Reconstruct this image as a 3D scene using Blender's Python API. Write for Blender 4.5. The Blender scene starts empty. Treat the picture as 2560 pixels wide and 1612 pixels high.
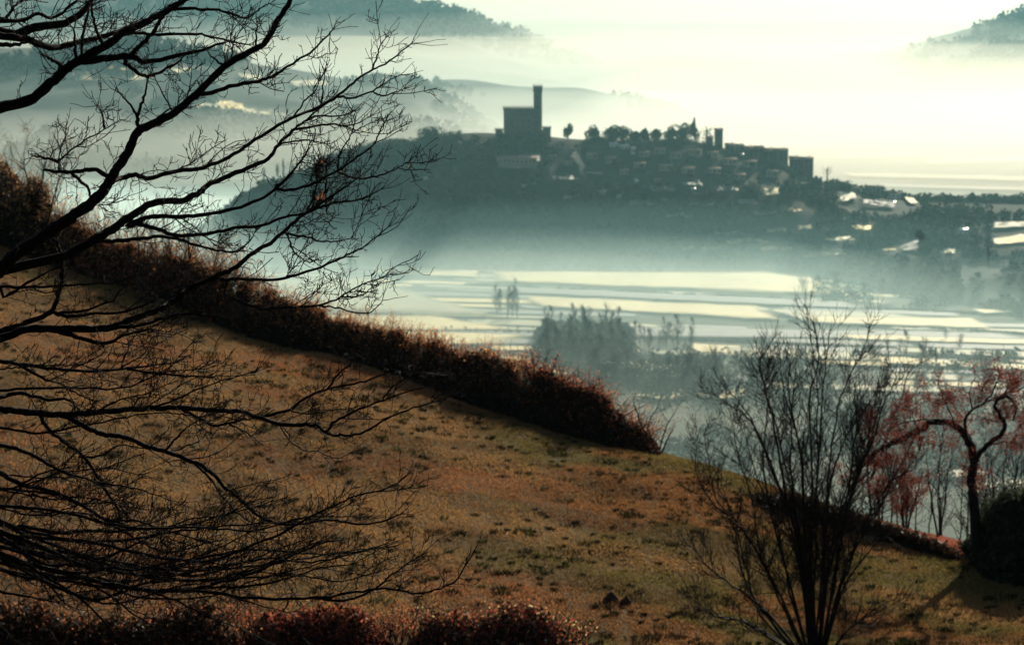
import bpy, math
import numpy as np
from mathutils import Vector

S = bpy.context.scene
COL = S.collection
R = math.radians
FLOOR = -300.0

# ------------------------------------------------------------------ camera
PITCH = 7.48
HFOV = 20.0
cam_d = bpy.data.cameras.new('camera')
cam = bpy.data.objects.new('camera', cam_d)
COL.objects.link(cam)
cam.location = (0, 0, 0)
cam.rotation_euler = (R(90 - PITCH), 0, 0)
cam_d.sensor_width = 36
cam_d.lens = 18 / math.tan(R(HFOV / 2))
cam_d.clip_start = 0.5
cam_d.clip_end = 60000
cam_d.dof.use_dof = True
cam_d.dof.focus_distance = 14.0
cam_d.dof.aperture_fstop = 8.5
S.camera = cam

# ------------------------------------------------------------------ sky, sun, exposure
SUN_EL, SUN_AZ = 23.0, 21.0          # azimuth measured to the right of the view direction
w = bpy.data.worlds.new('World'); S.world = w; w.use_nodes = True
nt = w.node_tree
bg = nt.nodes['Background']
sky = nt.nodes.new('ShaderNodeTexSky')
sky.sky_type = 'NISHITA'; sky.sun_disc = False
sky.sun_elevation = R(SUN_EL); sky.sun_rotation = R(SUN_AZ)
sky.dust_density = 2.0
nt.links.new(sky.outputs[0], bg.inputs[0]); bg.inputs[1].default_value = 0.06
sl = bpy.data.lights.new('sun', 'SUN'); sl.energy = 5.0; sl.angle = R(0.55); sl.color = (1.0, 0.92, 0.74)
sun = bpy.data.objects.new('sun', sl); COL.objects.link(sun)
sd = Vector((math.sin(R(SUN_AZ)) * math.cos(R(SUN_EL)), math.cos(R(SUN_AZ)) * math.cos(R(SUN_EL)), math.sin(R(SUN_EL))))
sun.rotation_euler = (-sd).to_track_quat('-Z', 'Y').to_euler()
sun.location = (0, 0, 50)
S.view_settings.view_transform = 'Standard'; S.view_settings.look = 'None'
S.view_settings.exposure = 0.35; S.view_settings.gamma = 1.0
S.view_settings.use_curve_mapping = False
S.cycles.use_denoising = True
S.cycles.max_bounces = 4; S.cycles.diffuse_bounces = 2; S.cycles.transmission_bounces = 4
S.cycles.transparent_max_bounces = 8; S.cycles.volume_bounces = 0
S.cycles.sample_clamp_indirect = 4.0

# ------------------------------------------------------------------ projection: photograph pixel (2560 x 1612) -> place
sp, cp = math.sin(R(PITCH)), math.cos(R(PITCH))
TX = math.tan(R(HFOV / 2))
def ray(px, py):
    px = np.asarray(px, float); py = np.asarray(py, float)
    cx = (px - 1280) / 1280 * TX; cy = -(py - 806) / 1280 * TX
    return np.stack([cx + 0 * cy, cp + cy * sp + 0 * cx, -sp + cy * cp + 0 * cx], -1)
def at(px, py, Y):
    d = ray(px, py); return d * (np.asarray(Y, float) / d[..., 1])[..., None]
def onz(px, py, z=FLOOR):
    d = ray(px, py); return d * (z / d[..., 2])[..., None]
PXR = 2 * TX / 2560
def sm(x, a, b):
    t = np.clip((x - a) / (b - a), 0, 1); return t * t * (3 - 2 * t)

# ------------------------------------------------------------------ value noise
def vnoise(x, y, seed=0):
    x = np.asarray(x, float); y = np.asarray(y, float)
    xi = np.floor(x).astype(np.int64); yi = np.floor(y).astype(np.int64)
    xf = x - xi; yf = y - yi; xf = xf * xf * (3 - 2 * xf); yf = yf * yf * (3 - 2 * yf)
    def h(a, b):
        n = (a * 374761393 + b * 668265263 + seed * 1442695041) & 0x7fffffff
        n = ((n ^ (n >> 13)) * 1274126177) & 0x7fffffff
        return ((n ^ (n >> 16)) & 0xffff) / 65535.0
    return (h(xi, yi) * (1 - xf) + h(xi + 1, yi) * xf) * (1 - yf) + (h(xi, yi + 1) * (1 - xf) + h(xi + 1, yi + 1) * xf) * yf
def fbm(x, y, seed=0, o=4):
    s = 0; a = .5; f = 1.
    for k in range(o): s = s + a * vnoise(x * f, y * f, seed + k); a *= .5; f *= 2.03
    return s

# ------------------------------------------------------------------ materials
def new_mat(name):
    m = bpy.data.materials.new(name); m.use_nodes = True
    return m, m.node_tree.nodes, m.node_tree.links
def noisy(name, stops, scale=1.0, rough=.9, spec=.2, detail=6, stretch=(1, 1, 1), bump=0, transl=0):
    """principled surface whose own colour wanders between the stops; world-position noise"""
    m, N, L = new_mat(name)
    b = N['Principled BSDF']; b.inputs['Roughness'].default_value = rough
    b.inputs['Specular IOR Level'].default_value = spec
    g = N.new('ShaderNodeNewGeometry'); mp = N.new('ShaderNodeMapping'); mp.inputs['Scale'].default_value = stretch
    L.new(g.outputs['Position'], mp.inputs[0])
    n = N.new('ShaderNodeTexNoise'); n.inputs['Scale'].default_value = scale; n.inputs['Detail'].default_value = detail
    n.inputs['Roughness'].default_value = .62
    L.new(mp.outputs[0], n.inputs['Vector'])
    r = N.new('ShaderNodeValToRGB'); L.new(n.outputs['Fac'], r.inputs[0])
    e = r.color_ramp.elements
    while len(e) < len(stops): e.new(.5)
    for k, (p, c) in enumerate(stops): e[k].position = p; e[k].color = (*c, 1)
    L.new(r.outputs[0], b.inputs['Base Color'])
    if bump:
        bp = N.new('ShaderNodeBump'); bp.inputs['Strength'].default_value = bump; bp.inputs['Distance'].default_value = .1
        L.new(n.outputs['Fac'], bp.inputs['Height']); L.new(bp.outputs[0], b.inputs['Normal'])
    return m
def feather(m):
    """crop thins out towards the edge of its field"""
    N, L = m.node_tree.nodes, m.node_tree.links; b = N['Principled BSDF']
    a = N.new('ShaderNodeAttribute'); a.attribute_name = 'edge'
    n = N.new('ShaderNodeTexNoise'); n.inputs['Scale'].default_value = .035; n.inputs['Detail'].default_value = 5
    g = N.new('ShaderNodeNewGeometry'); L.new(g.outputs['Position'], n.inputs['Vector'])
    ad = N.new('ShaderNodeMath'); ad.operation = 'MULTIPLY_ADD'; ad.inputs[1].default_value = .5; L.new(n.outputs['Fac'], ad.inputs[0]); L.new(a.outputs['Fac'], ad.inputs[2])
    mr = N.new('ShaderNodeMapRange'); mr.interpolation_type = 'SMOOTHSTEP'; mr.inputs['From Min'].default_value = .25; mr.inputs['From Max'].default_value = .95
    L.new(ad.outputs[0], mr.inputs['Value'])
    t = N.new('ShaderNodeBsdfTransparent'); mx = N.new('ShaderNodeMixShader')
    L.new(mr.outputs[0], mx.inputs[0]); L.new(t.outputs[0], mx.inputs[1]); L.new(b.outputs[0], mx.inputs[2])
    L.new(mx.outputs[0], N['Material Output'].inputs['Surface'])
def leafy(name, transl=.45, rough=.5, spec=.35):
    """leaf or grass: the piece's own colour from the mesh attribute tint, some light passing through"""
    m, N, L = new_mat(name)
    b = N['Principled BSDF']; b.inputs['Roughness'].default_value = rough; b.inputs['Specular IOR Level'].default_value = spec
    a = N.new('ShaderNodeAttribute'); a.attribute_name = 'tint'
    L.new(a.outputs['Color'], b.inputs['Base Color'])
    t = N.new('ShaderNodeBsdfTranslucent'); L.new(a.outputs['Color'], t.inputs['Color'])
    mx = N.new('ShaderNodeMixShader'); mx.inputs[0].default_value = transl
    L.new(b.outputs[0], mx.inputs[1]); L.new(t.outputs[0], mx.inputs[2])
    L.new(mx.outputs[0], N['Material Output'].inputs['Surface'])
    return m
def volume(name, col, dens, g):
    m, N, L = new_mat(name)
    N.remove(N['Principled BSDF'])
    v = N.new('ShaderNodeVolumePrincipled')
    v.inputs['Color'].default_value = (*col, 1); v.inputs['Density'].default_value = dens; v.inputs['Anisotropy'].default_value = g
    L.new(v.outputs[0], N['Material Output'].inputs['Volume'])
    return m

M = {}
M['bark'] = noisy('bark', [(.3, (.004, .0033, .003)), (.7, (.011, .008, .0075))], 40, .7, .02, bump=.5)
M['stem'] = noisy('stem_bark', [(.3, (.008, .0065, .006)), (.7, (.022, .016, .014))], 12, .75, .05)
M['soil'] = noisy('meadow_soil', [(.3, (.035, .032, .012)), (.45, (.09, .065, .026)), (.58, (.12, .066, .03)), (.72, (.07, .062, .022))], .7, .95, .05, 8, bump=.3)
M['mole'] = noisy('turned_earth', [(.3, (.03, .016, .010)), (.7, (.06, .03, .018))], 8, .95, .1)
M['grass'] = leafy('grass_blade', .45, .7, .08)
M['leaf'] = leafy('dry_leaf', .38, .6, .1)
M['floor'] = noisy('valley_ground', [(.35, (.035, .045, .028)), (.5, (.07, .07, .045)), (.65, (.13, .12, .08))], .012, .95, .1, 8)
M['field_pale'] = noisy('stubble_field', [(.35, (.60, .45, .17)), (.65, (.76, .60, .25))], .02, .7, .3, 6, (1, .3, 1))
M['field_green'] = noisy('winter_field', [(.35, (.32, .29, .15)), (.65, (.42, .37, .20))], .02, .7, .3, 6, (1, .3, 1))
M['field_grey'] = noisy('ploughed_field', [(.35, (.13, .125, .105)), (.65, (.19, .18, .15))], .02, .7, .3, 6, (1, .3, 1))
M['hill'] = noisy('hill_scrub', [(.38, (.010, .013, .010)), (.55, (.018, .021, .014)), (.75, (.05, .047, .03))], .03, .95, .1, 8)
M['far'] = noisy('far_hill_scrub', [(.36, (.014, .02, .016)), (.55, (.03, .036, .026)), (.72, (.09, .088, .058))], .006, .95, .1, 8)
M['tipleaf'] = leafy('sunlit_leaf', .62, .6, .1)
M['wood'] = leafy('wood_canopy', .12, .9, .1)
M['stone'] = noisy('castle_stone', [(.3, (.06, .055, .046)), (.7, (.11, .10, .082))], .4, .9, .1)
M['plaster'] = noisy('house_plaster', [(.3, (.24, .205, .16)), (.7, (.34, .295, .23))], .3, .9, .1)
M['white'] = noisy('pale_plaster', [(.3, (.55, .52, .46)), (.7, (.68, .64, .56))], .3, .8, .2)  # paler plaster; on the gleaming houses sunlight is put into the wall colour
M['tiles'] = noisy('roof_tiles', [(.3, (.26, .17, .11)), (.7, (.38, .25, .17))], .8, .85, .1)
M['glint'] = noisy('glint_roof', [(.3, (.55, .52, .46)), (.7, (.7, .66, .58))], .8, .35, .6)  # pale glossy roof, the sun glint of lit houses put into the colour
M['pane'] = noisy('dark_window', [(.3, (.012, .014, .016)), (.7, (.02, .022, .025))], .8, .2, .5)
M['path'] = noisy('russet_verge', [(.3, (.2, .07, .04)), (.7, (.32, .13, .075))], 1.5, .95, .05)

for k_ in ('field_pale', 'field_green', 'field_grey'): feather(M[k_])
# ------------------------------------------------------------------ mesh helpers
def link(o, parent=None, **props):
    COL.objects.link(o)
    if parent is not None: o.parent = parent
    for k, v in props.items(): o[k] = v
    return o
def make_mesh(name, V, F, mat, smooth=False, tint=None):
    V = np.asarray(V, np.float32).reshape(-1, 3)
    Fs = F if isinstance(F, list) else [F]
    Fs = [np.asarray(f, np.int32) for f in Fs if len(f)]
    me = bpy.data.meshes.new(name)
    me.vertices.add(len(V)); me.vertices.foreach_set('co', V.ravel())
    li = np.concatenate([f.ravel() for f in Fs]); ln = np.concatenate([np.full(len(f), f.shape[1], np.int32) for f in Fs])
    me.loops.add(len(li)); me.loops.foreach_set('vertex_index', li)
    me.polygons.add(len(ln)); me.polygons.foreach_set('loop_start', np.concatenate([[0], np.cumsum(ln)[:-1]]).astype(np.int32))
    if smooth: me.polygons.foreach_set('use_smooth', np.ones(len(ln), bool))
    if tint is not None:
        a = me.attributes.new('tint', 'FLOAT_COLOR', 'FACE')
        t = np.ones((len(ln), 4), np.float32); t[:, :3] = tint; a.data.foreach_set('color', t.ravel())
    me.update(calc_edges=True); me.validate()
    me.materials.append(M[mat] if isinstance(mat, str) else mat)
    return me
def mobj(name, V, F, mat, parent=None, smooth=False, tint=None, **props):
    return link(bpy.data.objects.new(name, make_mesh(name, V, F, mat, smooth, tint)), parent, **props)
def thing(name, loc, label, cat, group=None):
    o = bpy.data.objects.new(name, None); o.location = tuple(float(c) for c in loc); o.empty_display_size = .2
    COL.objects.link(o); o['label'] = label; o['category'] = cat
    if group: o['group'] = group
    return o
def grid_faces(nx, ny):
    i = np.arange((nx - 1) * (ny - 1)); r = i // (nx - 1); c = i % (nx - 1); a = r * nx + c
    return np.stack([a, a + 1, a + nx + 1, a + nx], 1)
class Box:
    def __init__(s): s.V = []; s.F = []
    def add(s, x0, x1, y0, y1, z0, z1):
        b = len(s.V)
        s.V += [(x0, y0, z0), (x1, y0, z0), (x1, y1, z0), (x0, y1, z0), (x0, y0, z1), (x1, y0, z1), (x1, y1, z1), (x0, y1, z1)]
        s.F += [tuple(b + k for k in f) for f in ((3, 2, 1, 0), (4, 5, 6, 7), (0, 1, 5, 4), (1, 2, 6, 5), (2, 3, 7, 6), (3, 0, 4, 7))]
        return s
    def obj(s, name, mat, parent=None, **p): return mobj(name, s.V, np.array(s.F), mat, parent, **p)

def tubes(polys, sides=4):
    """polys: list of (points k x 3, radii k) or batches (n x k x 3, n x k) -> verts, quads"""
    VV = []; FF = []; base = 0
    ang = np.arange(sides) * 2 * np.pi / sides; ca, sa = np.cos(ang), np.sin(ang)
    for P, r in polys:
        P = np.asarray(P, float); r = np.asarray(r, float)
        if P.ndim == 2: P = P[None]; r = r[None]
        n, k = P.shape[:2]
        T = np.gradient(P, axis=1); T /= np.linalg.norm(T, axis=2, keepdims=True) + 1e-9
        d = T.mean(1); up = np.abs(d[:, 2]) < .8 * np.linalg.norm(d, axis=1)
        ref = np.where(up[:, None], np.array([0, 0, 1.]), np.array([0, 1., 0]))[:, None, :]
        A = np.cross(T, np.broadcast_to(ref, T.shape)); A /= np.linalg.norm(A, axis=2, keepdims=True) + 1e-9
        B = np.cross(T, A)
        V = P[:, :, None, :] + r[:, :, None, None] * (A[:, :, None, :] * ca[:, None] + B[:, :, None, :] * sa[:, None])
        VV.append(V.reshape(-1, 3))
        i = np.arange((k - 1) * sides); q = i // sides; s = i % sides; s2 = (s + 1) % sides
        f = np.stack([q * sides + s, q * sides + s2, (q + 1) * sides + s2, (q + 1) * sides + s], 1)
        FF.append((base + np.arange(n)[:, None, None] * (k * sides) + f[None]).reshape(-1, 4))
        base += n * k * sides
    return np.concatenate(VV), np.concatenate(FF)

def catmull(P, n=4):
    P = np.asarray(P, float)
    if len(P) < 3: 
        t = np.linspace(0, 1, n + 1)[:, None]; return P[0] * (1 - t) + P[1] * t
    Q = np.vstack([2 * P[0] - P[1], P, 2 * P[-1] - P[-2]])
    out = []
    for i in range(len(P) - 1):
        p0, p1, p2, p3 = Q[i:i + 4]
        for t in np.arange(n) / n:
            out.append(.5 * ((2 * p1) + (-p0 + p2) * t + (2 * p0 - 5 * p1 + 4 * p2 - p3) * t * t + (-p0 + 3 * p1 - 3 * p2 + p3) * t ** 3))
    out.append(P[-1]); return np.array(out)

def unit(v): return v / (np.linalg.norm(v) + 1e-9)
def sprout(rng, p, d, L, r, n, up, wob, tip=.35):
    pts = [np.asarray(p, float)]; d = unit(d)
    for k in range(n):
        d = unit(d + rng.normal(0, wob, 3) + np.array([0, 0, up]))
        pts.append(pts[-1] + d * L / n)
    return np.array(pts), np.linspace(r, r * tip, n + 1)
def unitv(a): return a / (np.linalg.norm(a, axis=-1, keepdims=True) + 1e-9)
def twigs(rng, P, rad, dens, Lr, rfrac, levels, up=.12, wob=.16, fwd=.7, start=.0, bias=None, rmin=.0011):
    """side shoots along a limb (or a batch of limbs), then shoots on those; returns batches (n x 5 x 3, n x 5)"""
    P = np.asarray(P, float); rad = np.asarray(rad, float)
    if P.ndim == 2: P = P[None]; rad = rad[None]
    seg = np.linalg.norm(np.diff(P, axis=1), axis=2); cum = np.concatenate([np.zeros((len(P), 1)), np.cumsum(seg, 1)], 1); tot = cum[:, -1]
    ix = np.repeat(np.arange(len(P)), rng.poisson(dens * tot * (1 - start))); n = len(ix)
    if n == 0: return []
    f0 = rng.uniform(start, 1, n); s = f0 * tot[ix]
    i = np.clip((cum[ix] <= s[:, None]).sum(1) - 1, 0, seg.shape[1] - 1); f = ((s - cum[ix, i]) / (seg[ix, i] + 1e-9))[:, None]
    p = P[ix, i] * (1 - f) + P[ix, i + 1] * f; t = unitv(P[ix, i + 1] - P[ix, i]); rr = rad[ix, i]
    v = rng.normal(0, 1, (n, 3)); v -= t * (v * t).sum(1, keepdims=True); v = unitv(v)
    if bias is not None: v = unitv(v + bias)
    d = unitv(t * fwd + v * (1.15 - fwd * .3)); L_ = rng.uniform(*Lr, n) * (1 - .35 * f0); r0 = np.maximum(rmin, np.minimum(rr * .7, rfrac * L_))
    Q = [p]
    for k in range(4):
        d = unitv(d + rng.normal(0, wob, (n, 3)) + np.array([0, 0, up])); Q.append(Q[-1] + d * (L_ / 4)[:, None])
    Q = np.stack(Q, 1); RA = np.maximum(r0[:, None] * np.linspace(1, .35, 5), rmin * .8)
    out = [(Q, RA)]
    if levels > 1: out += twigs(rng, Q, RA, dens * 1.6, (Lr[0] * .3, Lr[1] * .42), rfrac, levels - 1, up, wob, fwd, .15, bias, rmin)
    return out
def leaf_quads(rng, C, size, tilt=None, aspect=.6):
    n = len(C); size = np.broadcast_to(size, (n,))
    a = rng.normal(0, 1, (n, 3)); 
    if tilt is not None: a = a + tilt
    a /= np.linalg.norm(a, axis=1, keepdims=True)
    b = np.cross(a, rng.normal(0, 1, (n, 3))); b /= np.linalg.norm(b, axis=1, keepdims=True) + 1e-9
    a = a * size[:, None] * .5; b = b * size[:, None] * .5 * aspect
    V = np.stack([C - a, C + b, C + a, C - b], 1).reshape(-1, 3)
    F = np.arange(4 * n).reshape(-1, 4)
    return V, F
def pick(rng, n, cols, jit=.15):
    cols = np.asarray(cols, float); c = cols[rng.integers(0, len(cols), n)]
    return np.clip(c * rng.lognormal(0, jit, (n, 1)), 0, 1)

# ================================================================== STRUCTURE
# ------------------------------------------------------------------ near hillside
RX = np.array([-1500, -600, 0, 140, 260, 431, 546, 673, 791, 900, 1052, 1138, 1280, 1362, 1522, 1636, 1796, 1840, 2021, 2160, 2340, 2560, 3200, 4200.])
RY = np.array([330, 450, 580, 640, 683, 738, 785, 832, 858, 884, 940, 972, 1008, 1040, 1085, 1107, 1157, 1175, 1225, 1262, 1318, 1362, 1480, 1560.])
YX = np.array([-1500, -600, 0, 1000, 2000, 2560, 3200, 4200.]); YY = np.array([84, 80, 76, 66, 57, 53, 50, 50.])
def rsm(x):
    k = np.array([-60, -30, 0, 30, 60.]); return np.mean([np.interp(x + d, RX, RY) for d in k], 0)
def hill_z(x, y):
    x = np.asarray(x, float); y = np.asarray(y, float)
    yy = np.maximum(y, 20.0)
    px = np.clip(1280 + (x / yy) / TX * 1280 * cp, -1500, 4200)     # which way from the standpoint: only used to look up the crest of the slope
    Yr = np.interp(px, YX, YY); d = ray(px, rsm(px)); zr = d[..., 2] / d[..., 1] * Yr; sl = -d[..., 2] / d[..., 1]
    def prof(q):
        a = np.interp(q, [-40, 0, 4, 12, 28, 44], [2, -1.7, -2.6, -5.2, -9.3, -11.05])
        f = np.clip((q - 44) / (Yr - 44), 0, 1); b = -11.05 + (zr + 11.05) * (f * .75 + .25 * (1 - (1 - f) ** 2))
        e = np.maximum(q - Yr, 0); c = zr - (sl * 1.25 + .04) * e - .012 * np.minimum(e, 40) ** 2 * .5
        return np.where(q < 44, a, np.where(q < Yr, b, c))
    z = np.mean([prof(y + o) for o in (-2.4, -1.2, 0, 1.2, 2.4)], 0)
    return np.maximum(z, FLOOR - 4)
def hill_bump(x, y): return (fbm(x * .22, y * .22, 5, 3) - .47) * .26 + (fbm(x * 1.1, y * .8, 9, 2) - .38) * .16
def ground(x, y):
    y = np.asarray(y, float); return hill_z(x, y) + hill_bump(x, y) * sm(y, 8, 40) * (1 - sm(y, 95, 130))
gx = np.unique(np.concatenate([np.linspace(-600, -45, 30), np.linspace(-45, 45, 300), np.linspace(45, 600, 30)]))
gy = np.unique(np.concatenate([np.linspace(-40, 36, 60), np.linspace(36, 100, 260), np.linspace(100, 260, 40), np.linspace(260, 1500, 30)]))
X, Y = np.meshgrid(gx, gy)
mobj('meadow_hillside', np.stack([X, Y, ground(X, Y)], -1).reshape(-1, 3), grid_faces(len(gx), len(gy)), 'soil', smooth=True,
     kind='structure', label='dry autumn meadow slope falling to the valley')

# ------------------------------------------------------------------ valley floor
gx = np.linspace(-14000, 14000, 120); gy = np.linspace(500, 26000, 160); X, Y = np.meshgrid(gx, gy)
mobj('valley_floor', np.stack([X, Y, FLOOR + 0 * X], -1).reshape(-1, 3), grid_faces(len(gx), len(gy)), 'floor', kind='structure',
     label='flat misty valley floor with woods and fields')

# ------------------------------------------------------------------ hills
def K(p): p = np.array(p, float) * 1.0631; return p          # 2408-wide reading of the photograph -> 2560
class Hill:
    def __init__(s, sky, Yc, front, back, nz=6, seed=1, pw=1.0, frontx=None):
        d = at(sky[:, 0], sky[:, 1], Yc); s.x = d[:, 0]; s.cz = d[:, 2]; s.Yc = Yc; s.front = front; s.back = back; s.nz = nz; s.seed = seed; s.pw = pw
        s.frontx = frontx
    def fw(s, x):
        if s.frontx is None: return s.front + 0 * x
        a, b = s.frontx; return np.interp(x, a, b)
    def z(s, x, y):
        x = np.asarray(x, float); y = np.asarray(y, float)
        crest = np.mean([np.interp(x + o, s.x, s.cz) for o in np.array([-1, -.5, 0, .5, 1]) * s.Yc * .004], 0)
        u = np.where(y < s.Yc, (s.Yc - y) / s.fw(x), (y - s.Yc) / s.back)
        sh = np.clip(1 - u, 0, 1) ** s.pw; sh = sh * (1.5 - .5 * sh) if s.pw >= 1 else sh
        nzv = (fbm(x / s.Yc * 45, y / s.Yc * 45, s.seed) - .47) * s.nz * 4 * np.clip(u * 4, 0, 1) * np.clip((1 - u) * 4, 0, 1)
        return FLOOR - 3 + (crest - FLOOR + 3) * sh + nzv
    def build(s, name, label, mat, nx=160, ny=70, pad=0):
        fmax = s.front if s.frontx is None else max(s.frontx[1])
        gx = np.linspace(s.x[0] - pad, s.x[-1] + pad, nx); gy = np.linspace(s.Yc - fmax, s.Yc + s.back, ny)
        X, Y = np.meshgrid(gx, gy)
        return mobj(name, np.stack([X, Y, s.z(X, Y)], -1).reshape(-1, 3), grid_faces(nx, ny), mat, smooth=True, kind='structure', label=label)

CASTLE_Y = 2900
sky_c = np.array([(-500, 690), (300, 680), (480, 600), (560, 530), (640, 465), (760, 426), (830, 390), (900, 366), (960, 356), (1060, 350), (1130, 336), (1180, 330), (1240, 333), (1340, 336), (1400, 345),
                  (1480, 350), (1660, 352), (1760, 358), (1850, 378), (1960, 405), (2030, 446), (2100, 472), (2200, 490), (2300, 500), (2560, 505), (3000, 510), (3600, 640)], float)
xa = at(np.array([0, 1500, 1900, 2150, 2350, 2560, 3000]), np.full(7, 500.), CASTLE_Y)[:, 0]
HC = Hill(sky_c, CASTLE_Y, 200, 320, 4, 3, 1.0, (xa, [210, 215, 260, 480, 640, 700, 700]))
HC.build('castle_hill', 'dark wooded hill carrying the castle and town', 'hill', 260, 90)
HL = Hill(K([(-600, 60), (-200, 90), (0, 113), (180, 112), (270, 104), (356, 96), (434, 113), (517, 132), (608, 153), (695, 163), (782, 184), (869, 189), (956, 189), (987, 195), (1022, 212), (1064, 238), (1099, 260), (1180, 320), (1300, 390)]), 4600, 900, 700, 9, 11)
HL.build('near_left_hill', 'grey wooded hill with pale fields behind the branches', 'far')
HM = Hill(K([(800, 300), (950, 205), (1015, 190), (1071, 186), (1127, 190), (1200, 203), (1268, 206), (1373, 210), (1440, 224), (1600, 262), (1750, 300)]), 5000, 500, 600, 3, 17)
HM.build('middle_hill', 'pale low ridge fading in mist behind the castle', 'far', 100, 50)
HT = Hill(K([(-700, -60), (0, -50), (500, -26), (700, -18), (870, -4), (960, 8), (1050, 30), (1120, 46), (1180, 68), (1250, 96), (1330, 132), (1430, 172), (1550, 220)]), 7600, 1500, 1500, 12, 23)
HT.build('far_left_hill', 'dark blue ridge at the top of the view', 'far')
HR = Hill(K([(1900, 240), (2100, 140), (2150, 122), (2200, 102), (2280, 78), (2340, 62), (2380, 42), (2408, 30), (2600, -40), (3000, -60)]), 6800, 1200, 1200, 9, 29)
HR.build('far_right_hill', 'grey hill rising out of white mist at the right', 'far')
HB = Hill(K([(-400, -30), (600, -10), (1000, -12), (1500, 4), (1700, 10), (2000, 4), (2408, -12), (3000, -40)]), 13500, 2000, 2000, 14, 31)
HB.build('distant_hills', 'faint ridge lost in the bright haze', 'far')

# ------------------------------------------------------------------ fields (sheets lying on the ground)
FN = [0]
def sheet(name, poly, mat, zf, lift, label, n=30):
    """quad given by 4 photo corners, draped on the ground zf"""
    P = np.array(poly, float); u = np.linspace(0, 1, n); U, W = np.meshgrid(u, u)
    q = (P[0] * ((1 - U) * (1 - W))[..., None] + P[1] * (U * (1 - W))[..., None] + P[2] * (U * W)[..., None] + P[3] * ((1 - U) * W)[..., None])
    sz = np.ptp(P, axis=0); q = q + np.stack([(fbm(q[..., 0] / 40, q[..., 1] / 9, 3, 3) - .44) * min(sz[0] * .3, 36), (fbm(q[..., 0] / 60, q[..., 1] / 12 + 7, 5, 3) - .44) * min(sz[1] * .6, 4)], -1)
    FN[0] += 1; V = zf(q[..., 0], q[..., 1]); V[..., 2] += lift + FN[0] * .02
    o = mobj(name, V.reshape(-1, 3), grid_faces(n, n), mat, kind='structure', label=label)
    e = np.minimum(np.minimum(U, 1 - U) * 9, np.minimum(W, 1 - W) * 3.2); at_ = o.data.attributes.new('edge', 'FLOAT', 'POINT'); at_.data.foreach_set('value', np.clip(e, 0, 1).astype(np.float32).ravel())
    return o
def floor_pt(px, py): return onz(px, py)
def hill_pt(H):
    def f(px, py):
        d = ray(px, py); s = np.full(px.shape, np.nan); lo = H.Yc - (H.front if H.frontx is None else max(H.frontx[1]))
        for yv in np.linspace(lo, H.Yc + 30, 160):
            p = d * (yv / d[..., 1])[..., None]; hit = np.isnan(s) & (p[..., 2] <= H.z(p[..., 0], p[..., 1]))
            s = np.where(hit, yv, s)
        s = np.where(np.isnan(s), H.Yc, s); p = d * (s / d[..., 1])[..., None]; p[..., 2] = H.z(p[..., 0], p[..., 1])
        return p
    return f
rngF = np.random.default_rng(4)
yb = 632.
while yb < 900:       # the patchwork of narrow strips under the larger fields
    hgt = rngF.uniform(5, 13) * (1 + (yb - 632) / 260); xa_ = 60 + rngF.uniform(0, 160)
    while xa_ < 2480:
        ln = rngF.uniform(140, 520); m_ = ['field_pale', 'field_green', 'field_grey', 'field_grey', None][rngF.choice(5, p=[.30, .24, .2, .1, .16])]
        if m_ and not (xa_ > 2000 and yb < 720):
            t_ = .028; y1_ = yb + (xa_ - 1150) * t_; y2_ = yb + (xa_ + ln - 1150) * t_; sk = rngF.uniform(-12, 30)
            sheet('field', K([(xa_, y1_), (xa_ + ln - 4, y2_), (xa_ + ln - 4 + sk, y2_ + hgt * .86), (xa_ + sk, y1_ + hgt * .86)]), m_, onz, .05, 'narrow field strip on the valley floor', 10)
        xa_ += ln
    yb += hgt
def wob(poly): return poly
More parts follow.
